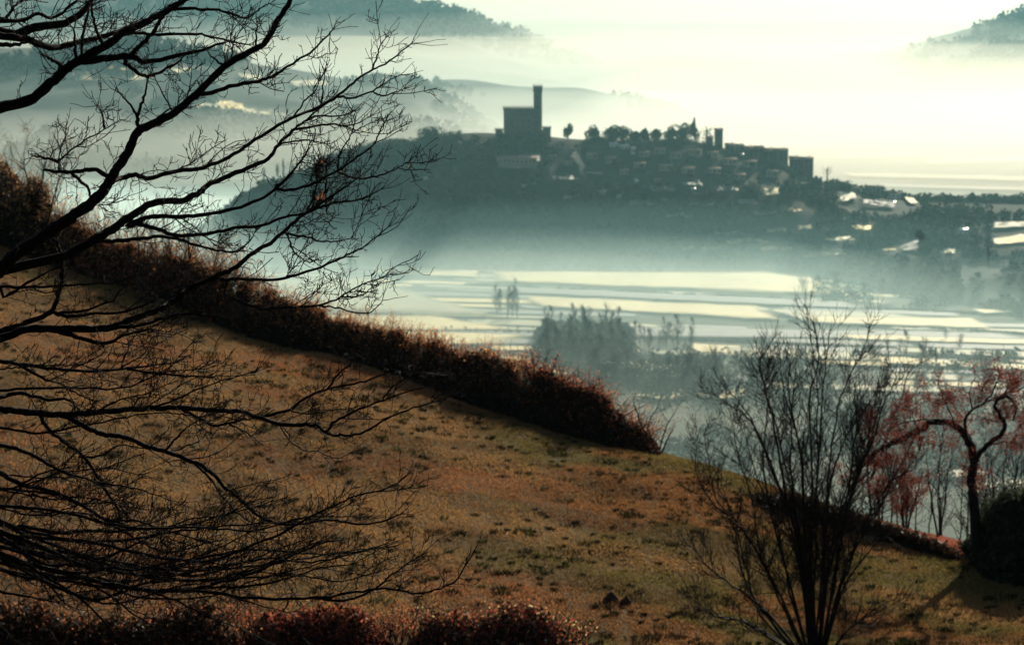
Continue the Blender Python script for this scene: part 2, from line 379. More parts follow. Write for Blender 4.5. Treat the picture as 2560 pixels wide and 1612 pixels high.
for poly, m in [
    ([(860, 628), (1130, 640), (1130, 660), (880, 650)], 'field_pale'),
    ([(1120, 641), (1960, 641), (2030, 706), (1150, 668)], 'field_pale'),
    ([(300, 640), (860, 655), (1230, 760), (300, 730)], 'field_green'),
    ([(1160, 676), (2040, 716), (2050, 734), (1170, 694)], 'field_grey'),
    ([(1220, 700), (1780, 722), (1860, 762), (1260, 728)], 'field_pale'),
    ([(1800, 730), (2060, 742), (2180, 752), (1880, 762)], 'field_green'),
    ([(300, 738), (1020, 746), (1262, 786), (300, 790)], 'field_pale'),
    ([(300, 796), (1000, 784), (1262, 796), (1240, 820)], 'field_pale'),
    ([(1880, 748), (2290, 752), (2360, 782), (1900, 766)], 'field_pale'),
    ([(2280, 733), (2460, 728), (2460, 742), (2310, 744)], 'field_pale'),
    ([(1400, 770), (2380, 790), (2460, 806), (1400, 800)], 'field_grey'),
    ([(1960, 792), (2460, 806), (2460, 818), (2000, 806)], 'field_pale'),
    ([(1620, 812), (1740, 818), (1760, 846), (1640, 838)], 'field_pale'),
    ([(1700, 822), (2060, 836), (2060, 856), (1720, 850)], 'field_green'),
    ([(2040, 844), (2460, 868), (2460, 880), (2060, 862)], 'field_pale'),
    ([(2100, 822), (2460, 836), (2460, 850), (2100, 836)], 'field_green'),
    ([(1480, 868), (1640, 858), (1660, 872), (1500, 884)], 'field_green'),
    ([(1490, 938), (1600, 922), (1660, 936), (1560, 948)], 'field_pale'),
    ([(1640, 936), (1750, 920), (1770, 938), (1680, 950)], 'field_pale'),
    ([(2190, 1120), (2300, 1110), (2330, 1124), (2210, 1136)], 'field_green'),
    ([(2260, 1150), (2440, 1132), (2460, 1152), (2280, 1172)], 'field_green'),
    # beyond the castle hill
    ([(1720, 336), (2000, 332), (2030, 346), (1760, 352)], 'field_grey'),
    ([(1960, 366), (2150, 358), (2180, 372), (1980, 380)], 'field_grey'),
    ([(2160, 378), (2460, 366), (2460, 384), (2180, 392)], 'field_green'),
    ([(1960, 408), (2460, 420), (2460, 432), (1990, 420)], 'field_green'),
    ([(2040, 436), (2460, 446), (2460, 456), (2060, 444)], 'field_grey'),
    ([(1340, 282), (1560, 288), (1560, 300), (1350, 296)], 'field_green'),
    ([(760, 330), (900, 318), (940, 330), (800, 342)], 'field_green'),
    ([(100, 370), (560, 380), (600, 400), (120, 390)], 'field_green')]:
    sheet('field', K(poly), m, floor_pt, .25, 'farm field on the valley floor')
hp = hill_pt(HC); OPEN = []
for poly, m in [([(1906, 478), (1945, 474), (1952, 498), (1914, 503)], 'field_green'), ([(1962, 532), (2004, 530), (2010, 541), (1968, 541)], 'field_pale'),
                ([(2100, 500), (2132, 486), (2146, 506), (2104, 515)], 'field_green'), ([(2255, 497), (2272, 494), (2300, 517), (2280, 519)], 'field_pale'),
                ([(2146, 506), (2240, 515), (2240, 530), (2150, 520)], 'field_grey'),
                ([(2108, 572), (2184, 570), (2180, 588), (2150, 586)], 'field_pale'), ([(1786, 594), (1892, 592), (1896, 602), (1790, 603)], 'field_green'),
                ([(1806, 612), (1920, 610), (1926, 620), (1812, 621)], 'field_green'), ([(1910, 584), (1960, 580), (1966, 590), (1915, 593)], 'field_green'), ([(1985, 576), (2030, 572), (2036, 584), (1990, 585)], 'field_green'),
                ([(2482, 604), (2600, 588), (2600, 612), (2486, 622)], 'field_pale'), ([(2204, 632), (2238, 630), (2242, 637), (2208, 638)], 'field_pale'),
                ([(2246, 628), (2296, 606), (2300, 632), (2256, 640)], 'field_grey'), ([(2344, 634), (2388, 630), (2392, 646), (2350, 649)], 'field_green'), ([(2480, 566), (2600, 560), (2600, 576), (2490, 580)], 'field_green'),
                ([(1700, 632), (1800, 628), (1806, 635), (1705, 639)], 'field_green'), ([(2000, 646), (2110, 640), (2116, 650), (2006, 655)], 'field_green'), ([(2060, 606), (2130, 600), (2136, 609), (2066, 614)], 'field_green'), ([(1900, 634), (1980, 630), (1984, 638), (1906, 641)], 'field_pale'),
                *[([(a, b), (a + w_, b - 2), (a + w_ + 6, b + h_), (a + 5, b + h_ + 1)], 'field_grey') for a, b, w_, h_ in [(1380, 452, 60, 10), (1460, 440, 40, 8), (1620, 480, 70, 10), (1700, 466, 50, 9), (1780, 478, 60, 12), (1400, 500, 50, 9), (1560, 516, 80, 9), (1720, 520, 60, 10), (1840, 510, 50, 14), (1300, 470, 40, 8), (1880, 540, 60, 10), (1660, 548, 70, 8)]],
                ([(1240, 400), (1350, 392), (1352, 424), (1250, 426)], 'field_grey'), ([(1056, 458), (1092, 456), (1094, 464), (1060, 464)], 'field_grey')]:
    OPEN.append((min(q[0] for q in poly), max(q[0] for q in poly), min(q[1] for q in poly), max(q[1] for q in poly)))
    sheet('field', poly, m, hp, .5, 'small field on the castle hill', 14)
hp2 = hill_pt(HL)
for poly, m in [([(170, 186), (250, 182), (310, 214), (190, 212)], 'field_green'), ([(210, 172), (300, 170), (340, 186), (240, 182)], 'field_pale'),
                ([(530, 262), (570, 258), (640, 286), (560, 284)], 'field_pale'), ([(600, 276), (690, 286), (730, 300), (620, 296)], 'field_green'), ([(470, 270), (540, 262), (560, 280), (480, 284)], 'field_green'),
                ([(840, 320), (880, 316), (940, 346), (880, 340)], 'field_pale'), ([(420, 180), (470, 178), (500, 192), (440, 192)], 'field_green'),
                ([(590, 190), (650, 196), (660, 212), (600, 202)], 'field_green'), ([(720, 210), (800, 206), (830, 222), (740, 226)], 'field_green'), ([(300, 196), (360, 196), (380, 210), (310, 212)], 'field_green')]:
    sheet('field', poly, m, hp2, 1.0, 'field on the far hill', 14)
# russet verge running along the crest at the right
n = 40; pxs = np.linspace(2150, 2430, n); pp = at(pxs, rsm(pxs), np.interp(pxs, YX, YY))
V = []
for o in (-1.6, -.8, 0, .8): V.append(np.stack([pp[:, 0], pp[:, 1] + o, ground(pp[:, 0], pp[:, 1] + o) + .02], 1))
mobj('grass_verge', np.concatenate(V), grid_faces(n, 4), 'path', kind='structure', label='russet strip of grass along the crest')

# ------------------------------------------------------------------ air: haze and low mist banks
def air_box(name, x0, x1, y0, y1, z0, z1, mat, label):
    return Box().add(x0, x1, y0, y1, z0, z1).obj(name, mat, kind='stuff', label=label)
HAZE_C = (.38, .78, .88)
M['haze'] = volume('haze_air', HAZE_C, 3.0e-5, .5)
air_box('haze', -14500, 14500, -60, 26500, FLOOR - 6, 8, 'haze', 'thin blue haze filling the whole valley')
def mist(name, x0, x1, y0, y1, top, dens, g, label, edge=.18, seed=1, wav=10, sx=400., col=(.86, .97, .93), nx=60, ny=60, topf=None):
    m = volume(name + '_air', col, dens, g)
    gx = np.linspace(x0, x1, nx); gy = np.linspace(y0, y1, ny); X, Y = np.meshgrid(gx, gy)
    u = (X - x0) / (x1 - x0); v = (Y - y0) / (y1 - y0)
    e = sm(u, 0, edge) * sm(1 - u, 0, edge) * sm(v, 0, edge) * sm(1 - v, 0, edge)
    h = (top - FLOOR) * e * (1 if topf is None else topf(X, Y)) + (fbm(X / sx, Y / sx * .6, seed) - .47) * wav * 2 * e
    Zt = FLOOR + 1 + np.maximum(h, .5)
    Vt = np.stack([X, Y, Zt], -1).reshape(-1, 3); Vb = np.stack([X, Y, 0 * X + FLOOR - 2], -1).reshape(-1, 3)
    F1 = grid_faces(nx, ny); n0 = nx * ny; F2 = F1[:, ::-1] + n0
    ring = np.concatenate([np.arange(nx), np.arange(1, ny) * nx + nx - 1, (ny - 1) * nx + np.arange(nx - 2, -1, -1), np.arange(ny - 2, 0, -1) * nx])
    nr = np.roll(ring, -1); F3 = np.stack([ring, ring + n0, nr + n0, nr], 1)
    return mobj(name, np.concatenate([Vt, Vb]), [F1, F2, F3], m, kind='stuff', label=label)
TEAL = (.48, .84, .90); SOFT = (.70, .92, .90); CREAM = (.70, .69, .60)
mist('mist_bank', -2600, 1000, 1900, 3500, -242, .00026, .55, 'thin upper veil of mist round the castle hill', .25, 3, 8, 300., col=TEAL)
mist('mist_bank', -2400, 800, 2000, 3500, -266, .0008, .55, 'low mist pooled at the foot of the castle hill', .25, 4, 6, 300., col=SOFT)
mist('mist_bank', -2300, 520, 2430, 3400, -282, .0020, .55, 'dense mist lying on the ground under the castle hill', .22, 6, 4, 300., col=(.92, .97, .86))
mist('mist_bank', -2600, 2800, 1100, 3200, -274, .0006, .55, 'thin ground mist over the valley fields', .15, 5, 4, 300., col=(.72, .90, .86))
mist('mist_bank', -1900, 60, 2250, 3300, -226, .0014, .55, 'mist swallowing the left flank of the castle hill', .35, 15, 10, 300., col=SOFT)
mist('mist_bank', -3200, 3600, 3250, 4950, -236, .0008, .6, 'white mist behind the castle hill', .16, 7, 12, 500., col=(.92, .97, .88))
mist('mist_bank', -3600, 900, 3400, 5600, -185, .00016, .6, 'thin veil over the hill behind the branches', .2, 27, 10, 500., col=SOFT)
mist('mist_bank', -120, 4400, 2960, 5700, -216, .0011, .62, 'dense cream mist beyond the town at the right', .11, 19, 14, 700., col=CREAM)
mist('mist_bank', -4500, 5200, 5000, 7800, -216, .0006, .62, 'bright mist sea between the far hills', .16, 9, 22, 700., col=CREAM)
mist('mist_bank', -4500, 5200, 4800, 8600, -178, .00010, .6, 'thin high veil before the far hills', .16, 10, 16, 900., col=(.85, .95, .88))
mist('mist_bank', -9000, 9000, 8800, 20000, -165, .0006, .6, 'bright mist on the far plain', .1, 13, 12, 1500., col=CREAM)

# ================================================================== CASTLE AND TOWN
rng = np.random.default_rng(77)
def hz(x, y): return float(HC.z(np.array(x), np.array(y)))
def cx_at(px, Y=CASTLE_Y): return float(at(np.array(px), np.array(330.), Y)[0])
def cz_at(py, Y=CASTLE_Y): return float(at(np.array(1280.), np.array(py), Y)[2])
CYF = CASTLE_Y - 18
x0, x1, x2 = cx_at(1259, CYF), cx_at(1334, CYF), cx_at(1355, CYF)
zb, zk, zt = cz_at(340, CYF) - 6, cz_at(272, CYF), cz_at(213, CYF)
c = thing('castle', ((x0 + x2) / 2, CYF, zb), 'tall dark stone castle with one slender tower on the hilltop', 'castle')
def L(x): return x - (x0 + x2) / 2
zk -= zb; zt -= zb
Box().add(L(x0), L(x1), 0, 22, 0, zk - 1.6).obj('keep', 'stone', c)
par = Box().add(L(x0) - .6, L(x1) - .01, -.6, 22.6, zk - 1.6, zk - .2).obj('parapet', 'stone', c)
me = None
def merlons(parent, xa, xb, ya, yb, z, w=1.3, h=1.7, gap=1.3, d=.7):
    me = make_mesh('merlon', Box().add(-w / 2, w / 2, -d / 2, d / 2, 0, h).V, np.array(Box().add(0, 1, 0, 1, 0, 1).F), 'stone')
    nx = int((xb - xa) // (w + gap)); 
    for k in range(nx + 1):
        for yv in (ya + d / 2, yb - d / 2):
            o = bpy.data.objects.new('merlon', me); o.location = (xa + w / 2 + k * (xb - xa - w) / nx, yv, z); link(o, parent)
    ny = int((yb - ya) // (w + gap))
    for k in range(1, ny):
        for xv in (xa + d / 2, xb - d / 2):
            o = bpy.data.objects.new('merlon', me); o.location = (xv, ya + w / 2 + k * (yb - ya - w) / ny, z); o.rotation_euler = (0, 0, math.pi / 2); link(o, parent)
merlons(par, L(x0) - .6, L(x1) - 1, -.6, 22.6, zk - .2)
tw = Box().add(L(x1), L(x2), 2, 10.6, 0, zt - 7).obj('tower', 'stone', c)
hd = Box().add(L(x1) - .4, L(x2) + .4, 1.6, 11.0, zt - 7, zt - 1.6).obj('tower_head', 'stone', c)
merlons(hd, L(x1) - .4, L(x2) + .4, 1.6, 11.0, zt - 1.6, 1.2, 1.6, 1.1)
wm = make_mesh('window', Box().add(-.55, .55, -.12, .1, -1.1, 1.1).V, np.array(Box().add(0, 1, 0, 1, 0, 1).F), 'pane')
for zz in (9, 15, 20.5):
    for k in range(5):
        o = bpy.data.objects.new('window', wm); o.location = (L(x0) + 4 + k * 5.2, -.02, zz); link(o, c)
for zz in (zt - 12, zt - 22):
    o = bpy.data.objects.new('window', wm); o.location = ((L(x1) + L(x2)) / 2, 1.97, zz); link(o, c)
Box().add(L(x2), L(x2) + 5, 3, 18, 0, 11).obj('side_wing', 'stone', c)
# curtain wall steps either side
for (pa, pb, top, lab) in [(1238, 1257, 323, 'low stone outwork against the left flank of the castle'), (1357, 1377, 318, 'small square stone turret just beside the castle tower')]:
    xa_, xb_ = cx_at(pa, CYF), cx_at(pb, CYF); zz = min(hz(xa_, CYF), hz(xb_, CYF)) - 2
    t = thing('stone_outwork', ((xa_ + xb_) / 2, CYF, zz), lab, 'turret')
    hw = (xb_ - xa_) / 2; H = cz_at(top, CYF) - zz
    Box().add(-hw, hw, 0, 9, 0, H - 1.4).obj('wall', 'stone', t)
    pr = Box().add(-hw - .4, hw + .4, -.4, 9.4, H - 1.4, H - .4).obj('parapet', 'stone', t)
    merlons(pr, -hw - .4, hw + .4, -.4, 9.4, H - .4, 1.1, 1.0, 1.1)

def gable(wd, dp, h, rh, ov=.6):
    """walls and gabled roof with the ridge along x"""
    V = [(-wd / 2, 0, 0), (wd / 2, 0, 0), (wd / 2, dp, 0), (-wd / 2, dp, 0), (-wd / 2, 0, h), (wd / 2, 0, h), (wd / 2, dp, h), (-wd / 2, dp, h), (-wd / 2, dp / 2, h + rh), (wd / 2, dp / 2, h + rh)]
    FW = [np.array([(0, 1, 5, 4), (2, 3, 7, 6)]), np.array([(1, 2, 6, 9, 5), (3, 0, 4, 8, 7)])]
    a = wd / 2 + ov; y0, y1, s = -ov, dp + ov, rh / (dp / 2) * ov; t = .35
    VR = [(-a, y0, h - s + .05), (a, y0, h - s + .05), (a, dp / 2, h + rh + .05), (-a, dp / 2, h + rh + .05), (-a, y1, h - s + .05), (a, y1, h - s + .05)]
    VR = VR + [(x, y, z + t) for x, y, z in VR]
    FR = np.array([(6, 7, 8, 9), (9, 8, 11, 10), (1, 0, 3, 2), (2, 3, 4, 5), (0, 1, 7, 6), (5, 4, 10, 11), (0, 6, 9, 3), (3, 9, 10, 4), (1, 2, 8, 7), (2, 5, 11, 8)])
    return V, FW, VR, FR
LIT = []
def house(px, py, wpx, hpx, wall, roof, label, rot=0., group=None, Yh=None, rh=None, cat='house', name='house', flat=False):
    """px,py: foot of the front wall in the photograph; Yh None = where that point meets the hill"""
    if Yh is None:
        p = hp(np.array([float(px)]), np.array([float(py)]))[0]
    else: p = at(np.array(float(px)), np.array(float(py)), Yh)
    if wall == 'white' or wpx > 80: LIT.append((px, py, wpx * .5 + 12))
    Yd = p[1]; wd = wpx * PXR * Yd; h = hpx * PXR * Yd + 3
    if Yh is not None: h += 5; p = p - np.array([0, 0, 5.])
    o = thing(name, (p[0], p[1], p[2] - 3), label, cat, group); o.rotation_euler = (0, 0, R(rot))
    dp = max(7., wd * .7); rh = dp * .10 if rh is None else rh
    V, FW, VR, FR = gable(wd, dp, h, rh)
    mobj('wall', V, FW, wall, o); ro = mobj('roof', VR, FR, roof, o)
    Box().add(wd * .2, wd * .2 + .9, dp * .5 - .45, dp * .5 + .45, h + rh * .6, h + rh + 1.3).obj('chimney', wall, ro)
    nw = max(2, int(wd // 4.0)); rows = max(1, int((h - 3) // 3.2))
    if nw * rows > 10: rows = max(1, 10 // nw)
    for r_ in range(rows):
        for k in range(nw):
            q = bpy.data.objects.new('window', wm); q.location = (-wd / 2 + wd * (k + .5) / nw, -.02, h - 1.9 - r_ * 3.2); link(q, o)
    return o
# named buildings along the skyline
house(1797, 362, 20, 36, 'stone', 'tiles', 'narrow dark turret house standing up among the trees on the skyline', 0, None, CASTLE_Y - 8, 1.6)
house(1775, 362, 16, 16, 'stone', 'tiles', 'small gabled house tucked against the left of the turret house', 5, None, CASTLE_Y - 6, 2.0)
house(1826, 380, 22, 15, 'stone', 'tiles', 'first low house stepping down from the dark turret house', 6, None, CASTLE_Y - 12, 2.4)
house(1848, 386, 22, 20, 'stone', 'tiles', 'second house down from the turret, a little taller', -5, None, CASTLE_Y - 16, 2.0)
house(1872, 392, 26, 19, 'stone', 'tiles', 'third house down the descending skyline row', 4, None, CASTLE_Y - 10, 2.8)
house(1897, 398, 24, 27, 'stone', 'tiles', 'middle house of the descending skyline row', -3, None, CASTLE_Y - 17, 2.2)
house(1922, 406, 26, 27, 'stone', 'tiles', 'wide roofed house right of the middle of the skyline row', 7, None, CASTLE_Y - 12, 3.2)
house(1952, 420, 36, 44, 'stone', 'tiles', 'tallest broad house of the row, with a sheer right wall', 0, None, CASTLE_Y - 20, 1.6)
house(1985, 440, 24, 42, 'stone', 'tiles', 'house in the step below the tallest broad one', -4, None, CASTLE_Y - 12, 2.6)
house(2016, 448, 34, 50, 'stone', 'tiles', 'last tall block at the right end of the town', 3, None, CASTLE_Y - 14, 1.8)
house(2138, 484, 26, 12, 'plaster', 'tiles', 'small house on the lower ridge right of the town', 0, None, CASTLE_Y - 12)
house(2190, 492, 42, 24, 'plaster', 'tiles', 'square villa among trees on the lower ridge', 8, None, CASTLE_Y - 14)
house(2234, 498, 34, 13, 'white', 'tiles', 'pinkish house just right of the square villa', -8, None, CASTLE_Y - 16)
house(2407, 586, 26, 8, 'white', 'glint', 'bright white house gleaming among the trees at the right', 0, None, None, 1.6)
house(2231, 514, 16, 6, 'white', 'glint', 'small bright house below the pinkish house', 0, None, None, 1.2)
house(1536, 372, 20, 7, 'white', 'glint', 'pale lit house highest under the round skyline trees', 10, None, None, 1.4)
house(1560, 374, 22, 7, 'white', 'glint', 'pale lit house in the middle of the bright upper row', -4, None, None, 1.4)
house(1582, 388, 10, 14, 'white', 'glint', 'narrow gleaming house end at the right of the bright upper row', 0, None, None, 1.2)
house(1508, 488, 16, 8, 'white', 'glint', 'largest gleaming house low on the castle slope', 15, None, None, 1.3)
house(1591, 466, 9, 7, 'white', 'glint', 'tiny brilliant house front alone on the dark slope', 0, None, None, 1.0)
house(1548, 497, 8, 5, 'white', 'glint', 'tiny pale house just right of the gleaming low house', 0, None, None, 1.0)
house(1855, 396, 6, 8, 'white', 'glint', 'tiny bright gable under the town row', 0, None, None, .8)
house(1734, 482, 9, 4, 'white', 'glint', 'faint small bright house right of centre on the slope', 0, None, None, .8)
house(1294, 424, 96, 22, 'plaster', 'tiles', 'long pale terrace building directly below the castle', 0, None, None, 2)
for k, (a, b, ww, hh) in enumerate([(1400, 372, 26, 12), (1440, 384, 22, 10), (1480, 400, 28, 12), (1526, 408, 26, 13), (1610, 396, 24, 12), (1650, 388, 30, 12), (1690, 398, 28, 14), (1736, 392, 30, 14), (1780, 400, 28, 13),
                                 (1826, 414, 34, 14), (1876, 424, 32, 16), (1600, 424, 28, 12), (1664, 430, 30, 13), (1720, 436, 32, 13), (1786, 440, 34, 14), (1850, 452, 30, 13), (1420, 420, 24, 10), (1380, 400, 22, 9), (1200, 372, 22, 8), (1140, 366, 24, 8), (1560, 440, 22, 10), (1640, 462, 24, 9), (1930, 448, 30, 14), (1980, 470, 24, 9)]):
    house(a, b, ww, hh, 'plaster', 'tiles', 'dim shadowed town house stepped on the slope below the skyline trees', float(rng.uniform(-14, 14)), 'shadowed town houses on the castle slope')
# thin chimney smoke on the castle slope
sp_ = at(np.array([1466., 1458, 1452, 1456, 1446, 1440, 1432]), np.array([446., 436, 426, 414, 402, 392, 384]), np.array([2800.] * 7))
V, F = tubes([(catmull(sp_, 4), np.interp(np.arange(25), [0, 8, 24], [.8, 2.2, 4.5]))], 10); M['smoke'] = volume('chimney_smoke', (.9, .95, .95), .012, .5)
mobj('smoke', V, [F, np.array([list(range(10))[::-1]]), np.array([list(range(len(V) - 10, len(V)))])], 'smoke', kind='stuff', label='thin pale chimney smoke on the castle slope')
# small tower on the left hill
pt = at(np.array(550.), np.array(142.), HL.Yc - 20)
t = thing('watch_tower', (pt[0], pt[1], pt[2] - 8), 'slim square tower on the misty hill behind the branches', 'tower')
Box().add(-4.5, 4.5, 0, 9, 0, 24).obj('shaft', 'stone', t); tp = Box().add(-5, 5, -.5, 9.5, 24, 27).obj('tower_head', 'stone', t)
merlons(tp, -5, 5, -.5, 9.5, 27, 1.4, 1.4, 1.2)

# ================================================================== DISTANT TREES
def crown_pts(rng, n, w, h, shape='round'):
    """points through the crown volume, in uneven lobes"""
    k = 10; lob = unitv(rng.normal(0, 1, (k, 3))) * rng.uniform(.1, .55, (k, 1)); lob[:, 2] *= .9; lr = rng.uniform(.25, .45, k)
    i = rng.integers(0, k, n); d = rng.normal(0, 1, (n, 3)); d /= np.linalg.norm(d, axis=1, keepdims=True)
    q = lob[i] + d * (lr[i] * rng.uniform(.5, 1, n) ** .5)[:, None]
    q[:, 0] *= w / 1.5; q[:, 1] *= w / 1.5; q[:, 2] = (q[:, 2] / 1.5 + .5) * h
    if shape == 'cone': f = np.clip(1.25 - q[:, 2] / h, .08, 1)[:, None]; q[:, :2] = q[:, :2] * f * 1.2
    if shape == 'column': q[:, :2] *= np.clip(np.sin(np.clip(q[:, 2] / h, .03, .99) * math.pi) ** .5, .1, 1)[:, None]
    return q
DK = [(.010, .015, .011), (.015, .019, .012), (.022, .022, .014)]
def far_tree_mesh(rng, w, h, shape, n=260, leaf=1.3, trunk=.18, cols=DK):
    q = crown_pts(rng, n, w, h * (1 - trunk), shape); q[:, 2] += h * trunk
    V, F = leaf_quads(rng, q, rng.uniform(.6, 1.3, n) * leaf)
    me = make_mesh('crown', V, F, 'wood', tint=pick(rng, n, cols))
    P = [(np.array([(0, 0, -2.), (0, 0, h * .3), (w * .03, 0, h * .7)]), np.array([w * .05, w * .04, w * .015]))]
    for k in range(6):
        z = rng.uniform(.25, .6) * h; a = rng.uniform(0, 6.28)
        P.append((np.array([(0, 0, z), (math.cos(a) * w * .2, math.sin(a) * w * .2, z + h * .15), (math.cos(a) * w * .35, math.sin(a) * w * .35, z + h * .28)]), np.array([w * .025, w * .018, w * .006])))
    V, F = tubes(P, 4); tm = make_mesh('trunk', V, F, 'stem')
    return me, tm
def far_tree(name, me, tm, loc, label, cat='tree', group=None, scale=1., rot=0.):
    o = thing(name, loc, label, cat, group); o.scale = (scale,) * 3; o.rotation_euler = (0, 0, rot)
    link(bpy.data.objects.new('crown', me), o); link(bpy.data.objects.new('trunk', tm), o)
    return o
def tree_at(px, ytop, ybase, wpx, shape, label, name='skyline_tree', Yt=CASTLE_Y - 4, n=1300, leaf=1.9, trunk=.0, zf=None, group=None, cols=DK):
    p = at(np.array(float(px)), np.array(float(ybase)), Yt); h = (ybase - ytop) * PXR * Yt + 1.5; w_ = wpx * PXR * Yt * (1.0 if shape == 'column' else 1.5)
    me, tm = far_tree_mesh(rng, w_, h, shape, n, leaf, trunk, cols)
    return far_tree(name, me, tm, (p[0], p[1], p[2] - 1.5), label, group=group)
tree_at(1077, 308, 364, 48, 'round', 'big domed tree alone on the skyline left of the castle', n=1600, trunk=.05)
tree_at(1420, 310, 346, 22, 'round', 'small round tree standing alone right of the castle tower', trunk=.06)
tree_at(1483, 314, 350, 30, 'round', 'second round tree right of the castle tower')
tree_at(1526, 306, 352, 44, 'round', 'wide spreading tree in the skyline clump right of the castle', n=1700)
tree_at(1556, 312, 352, 36, 'round', 'leaning tree joined to the wide spreading skyline tree')
tree_at(1587, 326, 352, 20, 'round', 'lowest little tree in the dip of the skyline')
tree_at(1610, 318, 352, 22, 'cone', 'pointed tree just right of the skyline dip')
tree_at(1637, 314, 352, 32, 'cone', 'broad pointed tree beside the smaller pointed one')
tree_at(1677, 315, 355, 30, 'round', 'dark round tree left of the tall skyline conifer')
tree_at(1707, 301, 356, 44, 'round', 'tallest round tree next to the ragged conifer', n=1700)
tree_at(1735, 296, 356, 18, 'cone', 'ragged narrow conifer poking highest above the town')
tree_at(1766, 307, 358, 30, 'round', 'thin see-through tree left of the turret house', n=130)
tree_at(2068, 406, 450, 26, 'round', 'thin bare tree beyond the last town block', n=70, leaf=1.0)
tree_at(2107, 448, 478, 22, 'round', 'dark round tree on the ridge before the lower houses')
tree_at(2430, 478, 512, 36, 'cone', 'pointed dark tree on the low ridge at the right')
tree_at(2478, 484, 512, 44, 'round', 'rounded dark tree right of the pointed ridge tree')
tree_at(2540, 488, 514, 50, 'round', 'dark tree at the right end of the low ridge')
tree_at(2310, 492, 512, 60, 'round', 'wide low tree on the ridge right of the pinkish house', n=1700)
tree_at(2380, 492, 512, 44, 'round', 'low tree between the wide one and the pointed ridge tree', n=1300)
tree_at(2262, 480, 504, 24, 'round', 'small tree behind the pinkish house')
tree_at(2471, 588, 664, 13, 'column', 'tall narrow cypress on the low slope at the right', 'cypress', 2420, 260, 1.0, .03)
tree_at(2300, 572, 600, 20, 'round', 'round tree in the middle of the right-hand pastures', Yt=2500)
CY = [(660, 410, 446, 8, 'shortest cypress at the outer left end of the row'), (695, 396, 444, 12, 'second cypress from the left end of the row'), (708, 391, 444, 9, 'thin cypress in the middle of the row'),
      (731, 394, 444, 14, 'stout cypress right of the gap in the row'), (770, 372, 436, 11, 'tallest cypress near the wood behind the twigs'), (784, 386, 434, 12, 'cypress tucked against the tallest one'), (812, 376, 420, 14, 'last cypress before the dark wood edge')]
for a, b, c_, w_, lab in CY: tree_at(a, b, c_ + 6, w_, 'column', lab, 'cypress', CASTLE_Y - 10, 240, 1.1, .03, group='cypress row on the left flank of the castle hill')

def skyline_scrub():
    g = np.random.default_rng(88); a = np.concatenate([g.uniform(1465, 1800, 260), g.uniform(2080, 2640, 330), g.uniform(820, 1150, 240)]); Yv = CASTLE_Y - g.uniform(-6, 14, len(a))
    p = at(a, 330. + 0 * a, Yv); p[:, 2] = HC.z(p[:, 0], p[:, 1]); m = len(p); nq = 26; s_ = g.uniform(2.0, 5.0, m) * np.where(a > 2080, g.uniform(.8, 2.4, m), 1)
    q = g.normal(0, 1, (m, nq, 3)); q /= np.linalg.norm(q, axis=2, keepdims=True); q[..., 2] = q[..., 2] * .5 + .4
    V, F = leaf_quads(g, (p[:, None, :] + q * s_[:, None, None] * np.array([.7, .6, .9])).reshape(-1, 3), np.repeat(s_, nq) * .4)
    mobj('ridge_scrub', V, F, 'wood', tint=np.repeat(pick(g, m, DK), nq, 0), kind='stuff', label='dark scrub along the top of the castle hill')
skyline_scrub()
# woods on the castle hill, one mass
def wood(name, H, n, u_rng, xr, size, label, seed, thin=None, nq=26, cols=DK, leaf=.42):
    g = np.random.default_rng(seed); x = g.uniform(*xr, n * 3); f = H.fw(x); y = H.Yc - g.uniform(*u_rng, n * 3) * f
    k = np.ones(len(x), bool) if thin is None else thin(x, y, g); x = x[k][:n]; y = y[k][:n]; z = H.z(x, y); m = len(x)
    s = g.uniform(.6, 1.25, m) * size
    q = g.normal(0, 1, (m, nq, 3)); q /= np.linalg.norm(q, axis=2, keepdims=True); q *= g.uniform(.35, 1, (m, nq, 1))
    q[..., 2] = q[..., 2] * .55 + .5
    Cc = (np.stack([x, y, z], -1)[:, None, :] + q * s[:, None, None] * np.array([.55, .55, 1.])).reshape(-1, 3)
    V, F = leaf_quads(g, Cc, np.repeat(s, nq) * leaf, aspect=.8)
    tint = np.repeat(pick(g, m, cols, .25), nq, 0) * g.uniform(.8, 1.2, (m * nq, 1))
    return mobj(name, V, F, 'wood', tint=tint, kind='stuff', label=label)
def px_of(x, y, z): 
    s = y * cp - z * sp; return 1280 + x / s / TX * 1280, 806 - (y * sp + z * cp) / s / TX * 1280
def thin_c(x, y, g):
    px, py = px_of(x, y, HC.z(x, y)); d = fbm(x / 45, y / 45, 8)
    keep = d > np.where(px > 1950, .33, .33)
    town = (px > 1370) & (px < 2030) & (py < 470) & (g.uniform(0, 1, len(x)) < .94)
    clear = (px > 1225) & (px < 1395) & (py < 342)
    for (a0, a1, b0, b1) in OPEN: clear |= (px > a0 - 6) & (px < a1 + 6) & (py > b0 - 3) & (py < b1 + 16)
    for (a, b, ww) in LIT: clear |= (np.abs(px - a) < ww) & (py > b - 6) & (py < b + 22)
    return keep & ~town & ~clear
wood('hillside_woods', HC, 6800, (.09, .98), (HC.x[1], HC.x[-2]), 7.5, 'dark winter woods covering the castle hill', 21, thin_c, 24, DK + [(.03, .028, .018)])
def thin_l(x, y, g): return fbm(x / 160, y / 160, 9) > .44
wood('far_woods', HL, 3200, (-.02, .95), (HL.x[1], HL.x[-2]), 13, 'woods on the hill behind the branches', 22, thin_l, 18)
wood('far_woods', HT, 1300, (-.01, .5), (HT.x[1], HT.x[-2]), 24, 'woods along the dark upper ridge', 23, lambda x, y, g: fbm(x / 300, y / 300, 4) > .42, 18)
